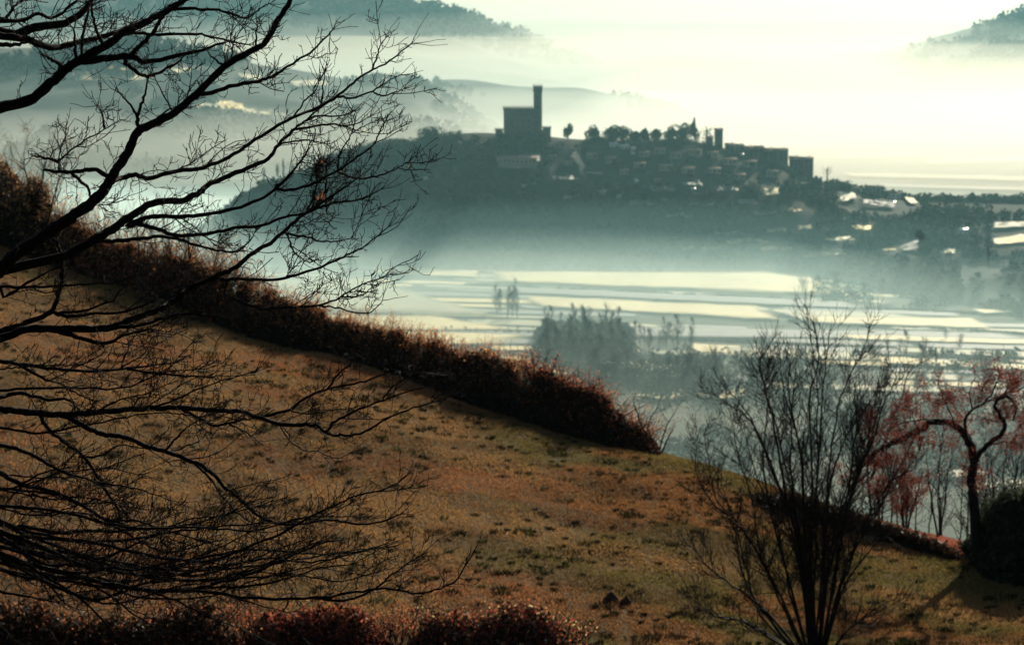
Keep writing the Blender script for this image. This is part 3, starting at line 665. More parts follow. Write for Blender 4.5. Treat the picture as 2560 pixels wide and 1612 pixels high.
wood('far_woods', HM, 260, (-.01, .4), (HM.x[1], HM.x[-2]), 12, 'sparse trees on the pale middle ridge', 24, lambda x, y, g: fbm(x / 90, y / 300, 6) > .5, 22)
wood('far_woods', HR, 700, (-.01, .6), (HR.x[1], HR.x[-2]), 20, 'woods on the grey hill at the right', 25, lambda x, y, g: fbm(x / 200, y / 200, 6) > .4, 18)

# bare poplars and trees of the valley floor
def bare_mesh(seed, h, w, n=16):
    g = np.random.default_rng(seed)
    tr = [(np.array([(0, 0, -.5), (g.normal(0, .2), 0, h * .5), (g.normal(0, .4), 0, h)]), np.array([h * .014, h * .009, .05]))]
    br = []
    for k in range(n):
        z = g.uniform(.18, .9) * h; a = g.uniform(0, 6.28); L_ = w * (1.1 - z / h) * g.uniform(.8, 1.3) + 1
        q, ra = sprout(g, (0, 0, z), (math.cos(a), math.sin(a), 1.1), L_ * 1.5, h * .006, 4, .16, .12); br.append((q, ra))
        br += twigs(g, q, ra, .9, (1.2, 3.2), .02, 2, .15, .12, .8, .1, None, .05)
    V, F = tubes(tr, 5); tm = make_mesh('trunk', V, F, 'stem'); V, F = tubes(br, 3); bm = make_mesh('crown', V, F, 'stem')
    return bm, tm
BARE = [bare_mesh(40 + k, h, w_, 26) for k, (h, w_) in enumerate([(20, 4), (23, 5), (17, 6), (15, 6)])]
def valley_trees(n, xr, yr, label, group, kinds, seed, sc=(.8, 1.2), name='valley_tree'):
    g = np.random.default_rng(seed)
    for k in range(n):
        a, b = g.uniform(*xr), g.uniform(*yr); p = onz(np.array(a), np.array(b)); m = BARE[kinds[g.integers(0, len(kinds))]]
        far_tree(name, m[0], m[1], (p[0], p[1], FLOOR), label, 'tree', group, float(g.uniform(*sc)), float(g.uniform(0, 6.28)))
valley_trees(70, (1352, 1560), (828, 912), 'bare poplar in the dense grey grove on the valley floor', 'poplars of the dense grove', [0, 1], 51, (.85, 1.15), 'poplar')
valley_trees(26, (1555, 1735), (845, 898), 'thin bare tree in the open row right of the dense grove', 'open row beside the grove', [0, 2], 52, (.7, 1.0), 'poplar')
valley_trees(10, (1240, 1300), (745, 800), 'faint tall poplar in the misty clump left of the grove', 'misty poplar clump', [0, 1], 53, (.9, 1.1), 'poplar')
valley_trees(16, (1093, 1340), (826, 838), 'tiny hedgerow tree along the field edge above the hedge', 'hedgerow along the pale field', [3], 54, (.2, .35), 'hedgerow_tree')
valley_trees(34, (1480, 1800), (925, 985), 'misty bare tree in the wood below the grove', 'misty wood below the grove', [2, 3], 55, (.9, 1.3))
valley_trees(40, (1700, 2480), (905, 1010), 'grey bare tree in the misty wood behind the arching tree', 'misty wood behind the arching tree', [2, 3, 0], 56, (.9, 1.3))
valley_trees(26, (2000, 2560), (700, 760), 'grey bare tree along the wood edge at the foot of the low ridge', 'wood edge below the low ridge', [2, 3], 57, (.8, 1.2))
valley_trees(5, (2060, 2420), (850, 884), 'small lone tree between the pale field strips at the right', 'lone trees on the field strips', [3], 58, (.5, .9))
valley_trees(4, (872, 900), (688, 696), 'faint poplar at the near left edge of the valley mist', 'faint poplars at the mist edge', [0], 59, (.8, 1.0), 'poplar')
def valley_scrub(name, xr, yr, n, size, label, seed, thr=.45, cols=None):
    g = np.random.default_rng(seed); a = g.uniform(*xr, n); b = g.uniform(*yr, n); p = onz(a, b); k = fbm(p[:, 0] / 60, p[:, 1] / 120, seed) > thr; p = p[k]; m = len(p); nq = 16
    s = g.uniform(.5, 1.2, m) * size; q = g.normal(0, 1, (m, nq, 3)); q /= np.linalg.norm(q, axis=2, keepdims=True); q[..., 2] = q[..., 2] * .5 + .5
    V, F = leaf_quads(g, (p[:, None, :] + q * s[:, None, None] * np.array([.6, .6, .9])).reshape(-1, 3), np.repeat(s, nq) * .45)
    mobj(name, V, F, 'wood', tint=np.repeat(pick(g, m, cols or DK), nq, 0), kind='stuff', label=label)
def hedgerow(a, b, seed, label, size=1.5):
    g = np.random.default_rng(seed); n = int(abs(b[0] - a[0]) * 1.8); f = g.uniform(0, 1, n); gap = fbm(f * 14, f * 0 + seed, seed) > .27; f = f[gap]
    p = onz(a[0] + (b[0] - a[0]) * f, a[1] + (b[1] - a[1]) * f + g.normal(0, .5, len(f))); m = len(p); nq = 14; s_ = g.uniform(.4, 1.5, m) ** 1.5 * size
    q = g.normal(0, 1, (m, nq, 3)); q /= np.linalg.norm(q, axis=2, keepdims=True); q[..., 2] = q[..., 2] * .5 + .45
    V, F = leaf_quads(g, (p[:, None, :] + q * s_[:, None, None] * np.array([.8, .8, .9])).reshape(-1, 3), np.repeat(s_, nq) * .45)
    mobj('hedgerow', V, F, 'wood', tint=np.repeat(pick(g, m, DK), nq, 0), kind='stuff', label=label)
for k, (a, b) in enumerate([((1160, 712), (2160, 758)), ((940, 666), (1240, 684)), ((1860, 800), (2560, 836)), ((1090, 826), (1345, 836)), ((1500, 776), (2400, 812)), ((1700, 852), (2560, 884)), ((700, 778), (1110, 792)), ((2060, 884), (2560, 912)), ((1900, 760), (2500, 788)), ((1850, 905), (2560, 938))]):
    hedgerow(a, b, 300 + k, 'dark hedge line between the valley fields')
valley_scrub('valley_undergrowth', (1330, 1800), (890, 1010), 800, 7, 'scrub below the grove', 61)
valley_scrub('valley_undergrowth', (1600, 2700), (890, 1300), 2400, 7, 'misty scrub in the valley behind the right-hand trees', 62, .44)
valley_scrub('valley_undergrowth', (2050, 2700), (690, 775), 700, 8, 'scrub along the foot of the low ridge', 63, .44)
valley_scrub('valley_undergrowth', (1355, 1570), (835, 912), 900, 11, 'scrub under the dense grove', 64, .3)
valley_scrub('valley_undergrowth', (900, 2050), (655, 680), 260, 5, 'scrub at the foot of the castle hill', 65, .47)

# ================================================================== MEADOW COVER
def on_view(g, n, x=(-150, 2720), near=40., far=1.5):
    """places on the slope between the near dip and the crest"""
    px = g.uniform(*x, n); Yr = np.interp(px, YX, YY) + far; y = np.sqrt(g.uniform(near ** 2, Yr ** 2))
    xx = (px - 1280) / 1280 * TX * y / cp
    return xx, y, px
g = np.random.default_rng(5)
NB = 520000
x, y, px = on_view(g, NB)
u_ = x * .92 - y * .1; w_ = y * .5 + x * .30; cl = fbm(u_ * .10, w_ * .30, 31, 5); c2 = fbm(u_ * .28 + 9, w_ * .8, 37, 4); c3 = fbm(x * 1.6, y * 1.2, 41, 2)
h = g.uniform(.02, .06, NB) * (.5 + 1.1 * c3); bw = g.uniform(.010, .02, NB)
a = g.uniform(0, 6.28, NB); lean = g.normal(0, .5, (NB, 2)) * h[:, None]; lean[:, 0] += .25 * h
z = ground(x, y)
B = np.stack([x, y, z - .01], 1); dx = np.stack([np.cos(a) * bw, np.sin(a) * bw, 0 * a], 1)
Vg = np.stack([B - dx, B + dx, np.stack([x + lean[:, 0], y + lean[:, 1], z + h], 1)], 1).reshape(-1, 3)
straw = np.array([.31, .172, .068]); olive = np.array([.155, .118, .038]); russ = np.array([.31, .115, .05]); brown = np.array([.11, .06, .03])
t1 = sm(cl, .45, .56)[:, None]; t2 = sm(c2, .47, .60)[:, None]; t3 = sm(fbm(u_ * .5 + 40, w_ * 1.3, 51, 4), .5, .6)[:, None]
tint = (straw * (1 - t1) + olive * t1); tint = tint * (1 - .6 * t2) + russ * .6 * t2; tint = tint * (1 - .55 * t3) + brown * .55 * t3
verge = (sm(px, 2120, 2200) * sm(y - np.interp(px, YX, YY), -3, -1.4))[:, None]; tint = tint * (1 - verge) + np.array([.38, .13, .08]) * verge
tint *= g.lognormal(0, .22, (NB, 1))
mobj('meadow_grass', Vg, np.arange(3 * NB).reshape(-1, 3), 'grass', tint=tint, kind='stuff', label='short dry grass covering the meadow slope')
# coarse tussocks in the turf, tinted near-black for tuft and hollow shadows
NT = 2600
x, y, px = on_view(g, NT, near=41, far=-1.5); k = fbm(x * .2, y * .2, 71, 3) + g.uniform(0, .5, NT) > .62; x = x[k]; y = y[k]; NT = len(x)
nb = 40; rad = .02 + .15 * g.uniform(0, 1, NT) ** 4
ang = g.uniform(0, 6.28, (NT, nb)); rr = np.sqrt(g.uniform(0, 1, (NT, nb))) * rad[:, None]
bx = x[:, None] + np.cos(ang) * rr * 1.5; by = y[:, None] + np.sin(ang) * rr; hh = g.uniform(.05, .10, (NT, nb)) * (.6 + 3.5 * rad[:, None])
bx, by, hh, ang, rr = [q.ravel() for q in (bx, by, hh, ang, rr)]; bz = ground(bx, by); n = len(bx); ww = g.uniform(.012, .024, n); a2 = g.uniform(0, 6.28, n)
B = np.stack([bx, by, bz - .02], 1); dx = np.stack([np.cos(a2) * ww, np.sin(a2) * ww, 0 * a2], 1)
T = np.stack([bx + np.cos(ang) * hh * .5 + g.normal(0, .03, n), by + np.sin(ang) * hh * .5, bz + hh], 1)
tint = np.repeat(pick(g, NT, [(.012, .014, .006), (.02, .018, .008), (.018, .012, .007), (.03, .034, .010)]), nb, 0)
mobj('grass_tussocks', np.stack([B - dx, B + dx, T], 1).reshape(-1, 3), np.arange(3 * n).reshape(-1, 3), 'grass', tint=tint, kind='stuff', label='coarse tussocks dotted over the meadow, tinted dark for their shadows')
# molehills
def molehill(pxy, r, h, label):
    Yv = np.linspace(40, 80, 400); q = at(np.full(400, float(pxy[0])), np.full(400, float(pxy[1])), Yv); i = np.argmax(q[:, 2] <= ground(q[:, 0], q[:, 1])); p = q[i]
    gg = np.random.default_rng(int(pxy[0])); nr, na = 7, 18; V = []; F = []
    for i_ in range(nr):
        f = i_ / (nr - 1)
        for j in range(na):
            an = j / na * 2 * math.pi; rr = r * f * (1 + gg.normal(0, .09)); xx, yy = p[0] + math.cos(an) * rr * 1.25, p[1] + math.sin(an) * rr
            V.append((xx, yy, float(ground(np.array(xx), np.array(yy))) + h * (math.cos(f * math.pi) * .5 + .5) * (1 + gg.normal(0, .12)) - .02 * f))
    for i_ in range(nr - 1):
        for j in range(na): F.append((i_ * na + j, (i_ + 1) * na + j, (i_ + 1) * na + (j + 1) % na, i_ * na + (j + 1) % na))
    mobj('molehill', V, np.array(F), 'mole', smooth=True, label=label, category='molehill', group='molehills in the lower meadow')
molehill((1528, 1502), .17, .13, 'dark molehill at the left of the close pair low in the meadow')
molehill((1566, 1508), .15, .11, 'dark molehill at the right of the close pair low in the meadow')

# ================================================================== LEAFY SHRUBS
def gpoint(px, dy=0.):
    Yr = np.interp(px, YX, YY) + dy; x_ = (np.asarray(px, float) - 1280) / 1280 * TX * Yr / cp
    return np.stack([x_, Yr + 0 * x_, ground(x_, Yr)], -1)
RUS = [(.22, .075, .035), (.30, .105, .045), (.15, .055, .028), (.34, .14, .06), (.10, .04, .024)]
DRK = [(.016, .009, .006), (.026, .013, .008), (.012, .009, .006), (.04, .018, .010)]  # near-black leaves: shade inside the thickets put into the colour
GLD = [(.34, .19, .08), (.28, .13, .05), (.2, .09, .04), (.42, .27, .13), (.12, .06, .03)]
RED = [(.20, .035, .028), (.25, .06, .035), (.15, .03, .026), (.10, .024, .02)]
def shrub(name, pts, tops, label, cat, seed, n_leaf, depth, inner, outer, stems=160, leaf=.06, outtop=.35, ragged=.25, group=None, wisps=60, wl=(.25, .6), stem_up=.5, arc=.25):
    """a thicket whose foot runs along pts and whose top runs along tops (same length arrays); depth = half width across"""
    g = np.random.default_rng(seed); pts = np.asarray(pts, float); tops = np.asarray(tops, float)
    o = thing(name, pts[len(pts) // 2], label, cat, group); org = pts[len(pts) // 2]
    L_ = np.concatenate([[0], np.cumsum(np.linalg.norm(np.diff(pts[:, :2], axis=0), axis=1))]); tot = L_[-1]
    def foot(s): return np.stack([np.interp(s, L_, pts[:, k]) for k in range(3)], -1)
    def height(s): return np.interp(s, L_, tops) * (1 - ragged * 1.6 * (fbm(s * 1.3 + seed * 7, s * 0 + 3.3, seed, 4) - .25))
    def spots(n, top_bias):
        s = g.uniform(0, tot, n); H = height(s); w_ = g.uniform(-1, 1, n); env = np.sqrt(np.clip(1 - w_ ** 2 * .85, 0, 1))
        e = np.clip(np.minimum(s, tot - s) / .8 + .3, 0, 1)
        f = g.uniform(0, 1, n) ** top_bias; p = foot(s); zz = f * H * env * e
        gx_ = g.normal(0, .05, (n, 3)); q = p + gx_; q[:, 1] += w_ * depth * (1 - .35 * f); q[:, 2] += zz
        q[:, 2] = np.maximum(q[:, 2], ground(q[:, 0], q[:, 1]) + .02)
        return q, f
    q1, f1 = spots(int(n_leaf * (1 - outtop) * 1.25), .8); q2, f2 = spots(int(n_leaf * outtop), .22)
    V1, F1 = leaf_quads(g, q1, g.uniform(1.1, 2.4, len(q1)) * leaf); V2, F2 = leaf_quads(g, q2, g.uniform(.5, 1.3, len(q2)) * leaf)
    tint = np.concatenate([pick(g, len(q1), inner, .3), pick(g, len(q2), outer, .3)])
    mobj('foliage', V1 - org, F1, 'leaf', o, tint=tint[:len(F1)], kind='stuff'); mobj('outer_foliage', V2 - org, F2, 'tipleaf', o, tint=np.clip(tint[len(F1):] * 1.6, 0, .8), kind='stuff')  # outer tint brightened: sunlight on the tops put into the leaf colour
    P = []; WT = []
    for k in range(stems):
        s = g.uniform(0, tot); p = foot(np.array([s]))[0]; p[1] += g.uniform(-.6, .6) * depth; H = float(height(np.array([s]))[0])
        q, ra = sprout(g, p, (g.normal(0, .5), g.normal(0, .4), 1), H * g.uniform(.8, 1.25), .012, 6, stem_up * .2 - arc * .2, .18); P.append((q, ra))
        P += twigs(g, q, ra, 3.0, (.15, .5), .02, 1, .05, .2, .6, .3, None, .004)
    for k in range(int(wisps * 2.6)):
        s = g.uniform(0, tot); p = foot(np.array([s]))[0]; p[2] += float(height(np.array([s]))[0]) * g.uniform(.6, .9)
        q, ra = sprout(g, p, (g.normal(.1, .5), g.normal(0, .4), 1), g.uniform(*wl), .007, 5, .05, .2); P.append((q, ra)); WT.append(q[2:])
    WT = np.concatenate(WT); WT = np.repeat(WT, 3, 0) + g.normal(0, .03, (len(WT) * 3, 3)); V, F = leaf_quads(g, WT, g.uniform(.5, 1.1, len(WT)) * leaf * .8)
    mobj('tip_leaves', V - org, F, 'tipleaf', o, tint=np.clip(pick(g, len(WT), outer, .3) * 2.1, 0, .8), kind='stuff')  # tip tint brightened further for the sunlit top edge
    V, F = tubes(P, 3); mobj('stems', V - org, F, 'stem', o, kind='stuff')
    return o
# outline of the hedge along the crest: foot on the crest, top read off the photograph
HX = np.array([-300, 0, 100, 140, 230, 280, 350, 450, 520, 600, 640, 700, 800, 900, 1000, 1040, 1150, 1250, 1320, 1400, 1480, 1540, 1590, 1640.])
HT_ = np.array([330, 400, 415, 510, 560, 596, 618, 640, 662, 672, 700, 735, 772, 794, 806, 830, 866, 886, 905, 934, 974, 1022, 1068, 1104.])
def hedge_arrays(a, b, dy=-.6, n=24, extra=0):
    dy = dy + 1.1; pxs = np.linspace(a, b, n); p = gpoint(pxs, dy); t = at(pxs, np.interp(pxs, HX, HT_), p[:, 1])
    return p, np.maximum(t[:, 2] - p[:, 2] + extra, .25)
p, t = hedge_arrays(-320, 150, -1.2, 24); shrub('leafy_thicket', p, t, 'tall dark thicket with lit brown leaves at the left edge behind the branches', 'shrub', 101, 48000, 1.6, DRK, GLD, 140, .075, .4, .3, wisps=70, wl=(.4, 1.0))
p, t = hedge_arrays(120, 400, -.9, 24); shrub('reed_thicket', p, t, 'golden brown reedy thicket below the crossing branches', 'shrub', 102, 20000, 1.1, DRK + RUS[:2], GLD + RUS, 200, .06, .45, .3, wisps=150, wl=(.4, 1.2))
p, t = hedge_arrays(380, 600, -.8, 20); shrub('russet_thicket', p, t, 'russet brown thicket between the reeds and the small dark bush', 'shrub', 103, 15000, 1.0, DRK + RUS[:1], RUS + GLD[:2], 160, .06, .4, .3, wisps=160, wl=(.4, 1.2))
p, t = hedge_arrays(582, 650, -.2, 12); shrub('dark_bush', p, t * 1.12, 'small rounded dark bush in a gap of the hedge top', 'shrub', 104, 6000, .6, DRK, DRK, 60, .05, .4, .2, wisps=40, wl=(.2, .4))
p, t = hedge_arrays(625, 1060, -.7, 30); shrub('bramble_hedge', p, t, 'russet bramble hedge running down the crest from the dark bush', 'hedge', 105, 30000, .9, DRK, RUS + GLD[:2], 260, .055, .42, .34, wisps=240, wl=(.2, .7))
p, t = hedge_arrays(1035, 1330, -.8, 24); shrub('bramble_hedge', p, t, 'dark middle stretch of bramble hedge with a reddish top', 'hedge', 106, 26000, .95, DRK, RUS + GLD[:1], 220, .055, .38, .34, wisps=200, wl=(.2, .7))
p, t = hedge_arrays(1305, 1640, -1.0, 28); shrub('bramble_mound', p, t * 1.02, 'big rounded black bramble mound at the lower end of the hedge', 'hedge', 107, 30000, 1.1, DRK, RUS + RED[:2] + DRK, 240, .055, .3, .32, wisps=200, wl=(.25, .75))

pxs = np.linspace(1900, 2400, 30); p = gpoint(pxs, -2.3); shrub('shadow_strip', p, np.interp(pxs, [1900, 1980, 2340, 2400], [.1, .3, .2, .1]), 'low dark leaf strip standing in for a shadow along the russet strip', 'bramble', 108, 14000, .45, DRK, DRK, 80, .05, .3, .3, wisps=50, wl=(.1, .25))  # leaf strip added where a dark shadow band runs under the crest
# ------------------------------------------------------------------ bare shrubs and saplings from stems drawn in the photograph
def stem_plant(name, stems, Y0, label, cat, seed, basepx, r0=8, dens=5., Lr=(.25, .8), levels=2, spread=.6, leaves=None, nleaf=0, leaf=.05, group=None, up=.16, wobv=.16, sides=5, fwd=.8, tipf=.15, rmin=.004):
    """stems: list of photo polylines (first point = foot); each wanders in depth around Y0"""
    g = np.random.default_rng(seed); px0, py0 = basepx
    x_ = (px0 - 1280) / 1280 * TX * Y0 / cp; org = np.array([x_, Y0, float(ground(np.array(x_), np.array(float(Y0))))])
    o = thing(name, org, label, cat, group); TW = []; tips = []
    for si, s in enumerate(stems):
        st = np.asarray(s, float); r0_ = r0[si] if isinstance(r0, (list, tuple)) else r0; k = len(st); dep = np.cumsum(np.concatenate([[0], g.normal(g.normal(0, .5), .35, k - 1)])) * spread
        dep = dep - 0 * dep[0]; P3 = at(st[:, 0], st[:, 1], Y0 + dep)
        if abs(st[0, 1] - py0) < 60 and abs(st[0, 0] - px0) < 120: P3[0] = org + np.array([P3[0, 0] - org[0], dep[0], -.05])
        P3 = catmull(P3, 4); n_ = len(P3); P3[1:] += g.normal(0, .012, (n_ - 1, 3))
        rad = np.linspace(r0_ * PXR * Y0 / 2, max(rmin * 1.3, r0_ * PXR * Y0 / 2 * tipf), n_) * g.uniform(.8, 1.1)
        V, F = tubes([(P3, rad)], sides); mobj('stem', V - org, F, 'stem', o, smooth=True)
        tw = twigs(g, P3, rad, dens, Lr, .014, levels, up, wobv, fwd, .22, None, rmin); TW += tw; tips += [q.reshape(-1, 3) for q, r_ in tw]
    V, F = tubes(TW, 3); mobj('twigs', V - org, F, 'stem', o, kind='stuff')
    if nleaf:
        A_ = np.concatenate(tips); C_ = A_[g.integers(0, len(A_), nleaf)] + g.normal(0, .05, (nleaf, 3))
        V, F = leaf_quads(g, C_, g.uniform(.6, 1.3, nleaf) * leaf); mobj('foliage', V - org, F, 'leaf', o, tint=pick(g, nleaf, leaves, .25), kind='stuff')
    return o
FS = [[(2035, 1640), (2030, 1400), (2042, 1200), (2045, 1000), (2030, 880), (2012, 765)], [(2042, 1640), (2060, 1350), (2075, 1150), (2095, 1020), (2112, 960), (2160, 870), (2172, 812)],
      [(2030, 1640), (2000, 1400), (1960, 1200), (1930, 1040), (1902, 930), (1906, 880)], [(2025, 1640), (1960, 1400), (1912, 1200), (1912, 1100), (1922, 1000), (1940, 930)],
      [(2020, 1640), (1930, 1450), (1860, 1330), (1792, 1250), (1772, 1150), (1762, 1070)], [(2016, 1640), (1900, 1510), (1810, 1450), (1720, 1360), (1690, 1320)],
      [(2050, 1640), (2062, 1500), (2120, 1250), (2180, 1110), (2212, 1000), (2250, 930)], [(2060, 1640), (2100, 1490), (2180, 1370), (2270, 1300)], [(2064, 1640), (2150, 1545), (2250, 1490)],
      [(2036, 1640), (2040, 1300), (2052, 1050), (2062, 930), (2076, 810)], [(2030, 1640), (1985, 1350), (1905, 1110), (1852, 1010), (1800, 970)], [(2046, 1640), (2072, 1250), (2106, 1110), (2170, 1010), (2226, 940)],
      [(2012, 1640), (1900, 1520), (1852, 1420), (1832, 1300), (1786, 1190)], [(2040, 1640), (2020, 1450), (1985, 1250), (1978, 1100), (1985, 960), (1998, 860)], [(2050, 1640), (2095, 1400), (2125, 1200), (2140, 1050), (2130, 940)],
      [(2020, 1640), (1950, 1500), (1900, 1380), (1880, 1250), (1842, 1120), (1826, 1030)], [(2058, 1640), (2120, 1420), (2200, 1250), (2260, 1170)], [(2026, 1640), (1975, 1480), (1940, 1300), (1880, 1160), (1860, 1060)],
      [(2010, 1640), (1880, 1560), (1790, 1540), (1740, 1500)], [(2044, 1640), (2085, 1320), (2150, 1150), (2195, 1060)], [(2034, 1640), (2012, 1300), (2000, 1120), (1962, 980), (1950, 900)]]
rs = np.random.default_rng(66)
FS = FS + [[(float(a + rs.normal(0, 6 + 16 * k / len(q))), float(b + (rs.normal(0, 14) if k else 0))) for k, (a, b) in enumerate(q)] for q in FS[::2]]
stem_plant('multistem_shrub', FS, 44.0, 'large bare many-stemmed shrub fanning up from the bottom edge at the right', 'shrub', 201, (2036, 1632), 8.5, 13.0, (.2, .9), 2, .5, wobv=.15, up=.2, fwd=.85, rmin=.0036)
REDB = [(.26, .05, .033), (.30, .075, .04), (.15, .035, .026), (.10, .03, .022)]
AR = [[(2446, 1330), (2434, 1250), (2430, 1199), (2434, 1150), (2424, 1105), (2405, 1076), (2370, 1056), (2334, 1054), (2296, 1074), (2260, 1096), (2226, 1110), (2190, 1130), (2160, 1160), (2141, 1195), (2130, 1240)],
      [(2434, 1160), (2444, 1140), (2466, 1112), (2500, 1090), (2512, 1066), (2500, 1036), (2488, 1015), (2500, 994), (2528, 996), (2540, 1020), (2532, 1050)], [(2424, 1105), (2412, 1070), (2420, 1036), (2450, 1012), (2500, 990), (2580, 962)],
      [(2334, 1054), (2300, 1050), (2250, 1060), (2200, 1090)], [(2388, 1064), (2370, 1020), (2350, 970), (2344, 930)], [(2466, 1112), (2520, 1104), (2580, 1112)], [(2430, 1026), (2424, 980), (2440, 940)], [(2500, 992), (2530, 960), (2556, 925)],
      [(2296, 1074), (2280, 1040), (2270, 1000)], [(2260, 1096), (2240, 1050), (2232, 1020)], [(2226, 1110), (2190, 1080), (2170, 1050)], [(2296, 1074), (2300, 1110), (2290, 1150)], [(2460, 1010), (2490, 960), (2500, 930)]]
stem_plant('arching_tree', AR, 51.0, 'crooked tree bent over in an arch with red leaves at the right edge', 'tree', 202, (2446, 1336), [34, 16, 13, 5, 5, 6, 5, 5, 4, 4, 4, 4, 5], 11, (.2, .75), 2, .12, REDB, 18000, .036, wobv=.18, up=.16, fwd=.35, tipf=.3)
stem_plant('red_shrub', [[(2262, 1290), (2250, 1230), (2225, 1180), (2200, 1160)], [(2266, 1290), (2270, 1220), (2262, 1170)], [(2270, 1290), (2295, 1220), (2310, 1175)], [(2264, 1290), (2240, 1250), (2200, 1220)]], 56.0,
           'low red-leaved shrub under the arch of the crooked tree', 'shrub', 203, (2266, 1296), 6, 9, (.2, .6), 2, .4, REDB, 5000, .04)
stem_plant('bare_sapling', [[(2350, 1316), (2346, 1220), (2350, 1120), (2340, 1030)], [(2348, 1280), (2372, 1180), (2385, 1110)], [(2348, 1300), (2322, 1200), (2316, 1130)]], 56.0, 'slim bare sapling seen through the arch', 'tree', 204, (2350, 1320), 6, 6, (.3, .9), 2, .4)
stem_plant('bare_sapling', [[(2510, 1330), (2506, 1220), (2520, 1120), (2512, 1060)], [(2508, 1280), (2540, 1180), (2560, 1100)], [(2508, 1290), (2480, 1200), (2476, 1140)]], 55.0, 'bare sapling behind the evergreen bush at the right edge', 'tree', 205, (2510, 1338), 6, 6, (.3, .9), 2, .4)
stem_plant('tall_sapling', [[(2180, 1262), (2170, 1120), (2190, 1000), (2205, 900)], [(2176, 1200), (2230, 1060), (2262, 960), (2270, 900)], [(2172, 1160), (2140, 1040), (2140, 960)], [(2182, 1230), (2290, 1080), (2300, 1000)]], 57.0, 'bluish bare sapling between the big shrub and the arch', 'tree', 206, (2180, 1266), 7, 6, (.4, 1.1), 2, .5)
stem_plant('thorn_bush', [[(1640, 1112), (1620, 1070), (1640, 1020), (1655, 985)], [(1644, 1112), (1668, 1060), (1700, 1010)], [(1636, 1112), (1600, 1050), (1585, 1010), (1590, 980)], [(1648, 1114), (1672, 1090), (1688, 1064)], [(1636, 1110), (1580, 1070), (1560, 1040), (1630, 1005)]], 60.5,
           'bare thorny sapling at the lower right end of the hedge', 'shrub', 207, (1640, 1118), 6, 5, (.2, .6), 2, .3, up=.06, wobv=.25, fwd=.4)
stem_plant('leaning_bramble', [[(1340, 935), (1362, 905), (1380, 870)], [(1345, 935), (1390, 900), (1395, 890)], [(1350, 938), (1330, 890), (1320, 868)]], 63.0, 'few bare shoots rising behind the middle of the hedge', 'shrub', 208, (1346, 960), 4, 5, (.2, .5), 1, .2)
stem_plant('bare_shoots', [[(430, 700), (425, 620), (412, 560), (420, 520)], [(450, 700), (470, 600), (500, 540)], [(480, 705), (490, 620), (520, 545), (530, 520)], [(520, 720), (540, 640), (560, 590)], [(400, 690), (390, 610), (372, 560)], [(350, 680), (345, 600), (330, 555)], [(300, 670), (296, 600), (300, 545)]], 72.0,
           'fan of bare upright shoots standing above the left hedge', 'shrub', 209, (440, 742), 5, 7, (.4, 1.2), 2, .5, up=.3, wobv=.1)
stem_plant('bare_shoots', [[(60, 560), (70, 470), (60, 400), (66, 345)], [(80, 560), (100, 470), (116, 400), (120, 350)], [(40, 560), (30, 460), (10, 380)], [(100, 560), (140, 470), (166, 410), (170, 370)], [(20, 560), (0, 440), (-10, 360)]], 74.0,
           'twiggy bare top of the thicket at the left edge', 'shrub', 210, (60, 600), 6, 7, (.4, 1.3), 2, .5, GLD, 500, .06, up=.2, wobv=.2)

def thicket_stems(a, b, y0, y1, n, seed):
    r_ = np.random.default_rng(seed); out = []
    for k in range(n):
        x_ = r_.uniform(a, b); tp = r_.uniform(*y1); lean = r_.normal(0, 22); out.append([(x_, y0), (x_ + lean * .3, y0 * .6 + tp * .4), (x_ + lean, tp)])
    return out
stem_plant('bare_thicket', thicket_stems(2150, 2330, 1290, (1090, 1200), 13, 71), 58.0, 'tangle of thin bare stems left of the arch foot', 'shrub', 211, (2250, 1290), 5, 7, (.3, .9), 2, .4, RED, 900, .035)
stem_plant('bare_thicket', thicket_stems(2340, 2480, 1322, (1120, 1230), 12, 72), 58.0, 'tangle of thin bare stems filling the arch opening', 'shrub', 212, (2400, 1322), 5, 7, (.3, .9), 2, .4, RED, 600, .035)
stem_plant('bare_thicket', thicket_stems(2480, 2640, 1340, (1060, 1200), 12, 73), 56.0, 'tangle of thin bare stems above the evergreen bush', 'shrub', 213, (2550, 1345), 5, 7, (.3, .9), 2, .4, RED, 700, .035)
# evergreen bush at the right edge
def bush_at(name, a, b, dy, hgt, label, seed, n, depth, inner, outer, **kw):
    pxs = np.linspace(a, b, 14); p = gpoint(pxs, dy); prof = np.sqrt(np.clip(1 - np.linspace(-1, 1, 14) ** 2 * .85, .02, 1))
    return shrub(name, p, hgt * prof, label, 'shrub', seed, n, depth, inner, outer, **kw)
EVG = [(.018, .026, .014), (.028, .036, .018), (.012, .016, .010)]
bush_at('evergreen_bush', 2450, 2740, -2.4, 1.75, 'dense black evergreen bush at the foot of the arching tree', 301, 52000, 1.5, EVG, EVG, stems=90, leaf=.06, wisps=160, wl=(.2, .6), ragged=.35)
bush_at('evergreen_bush', 2590, 2980, 4.5, 4.8, 'unseen evergreen bush added beyond the right edge to cast shadow', 302, 50000, 1.6, EVG, EVG, stems=60, leaf=.09, wisps=40, wl=(.2, .4), ragged=.12)  # unseen bush added past the frame to shade the lower right slope

REDB_ = REDB
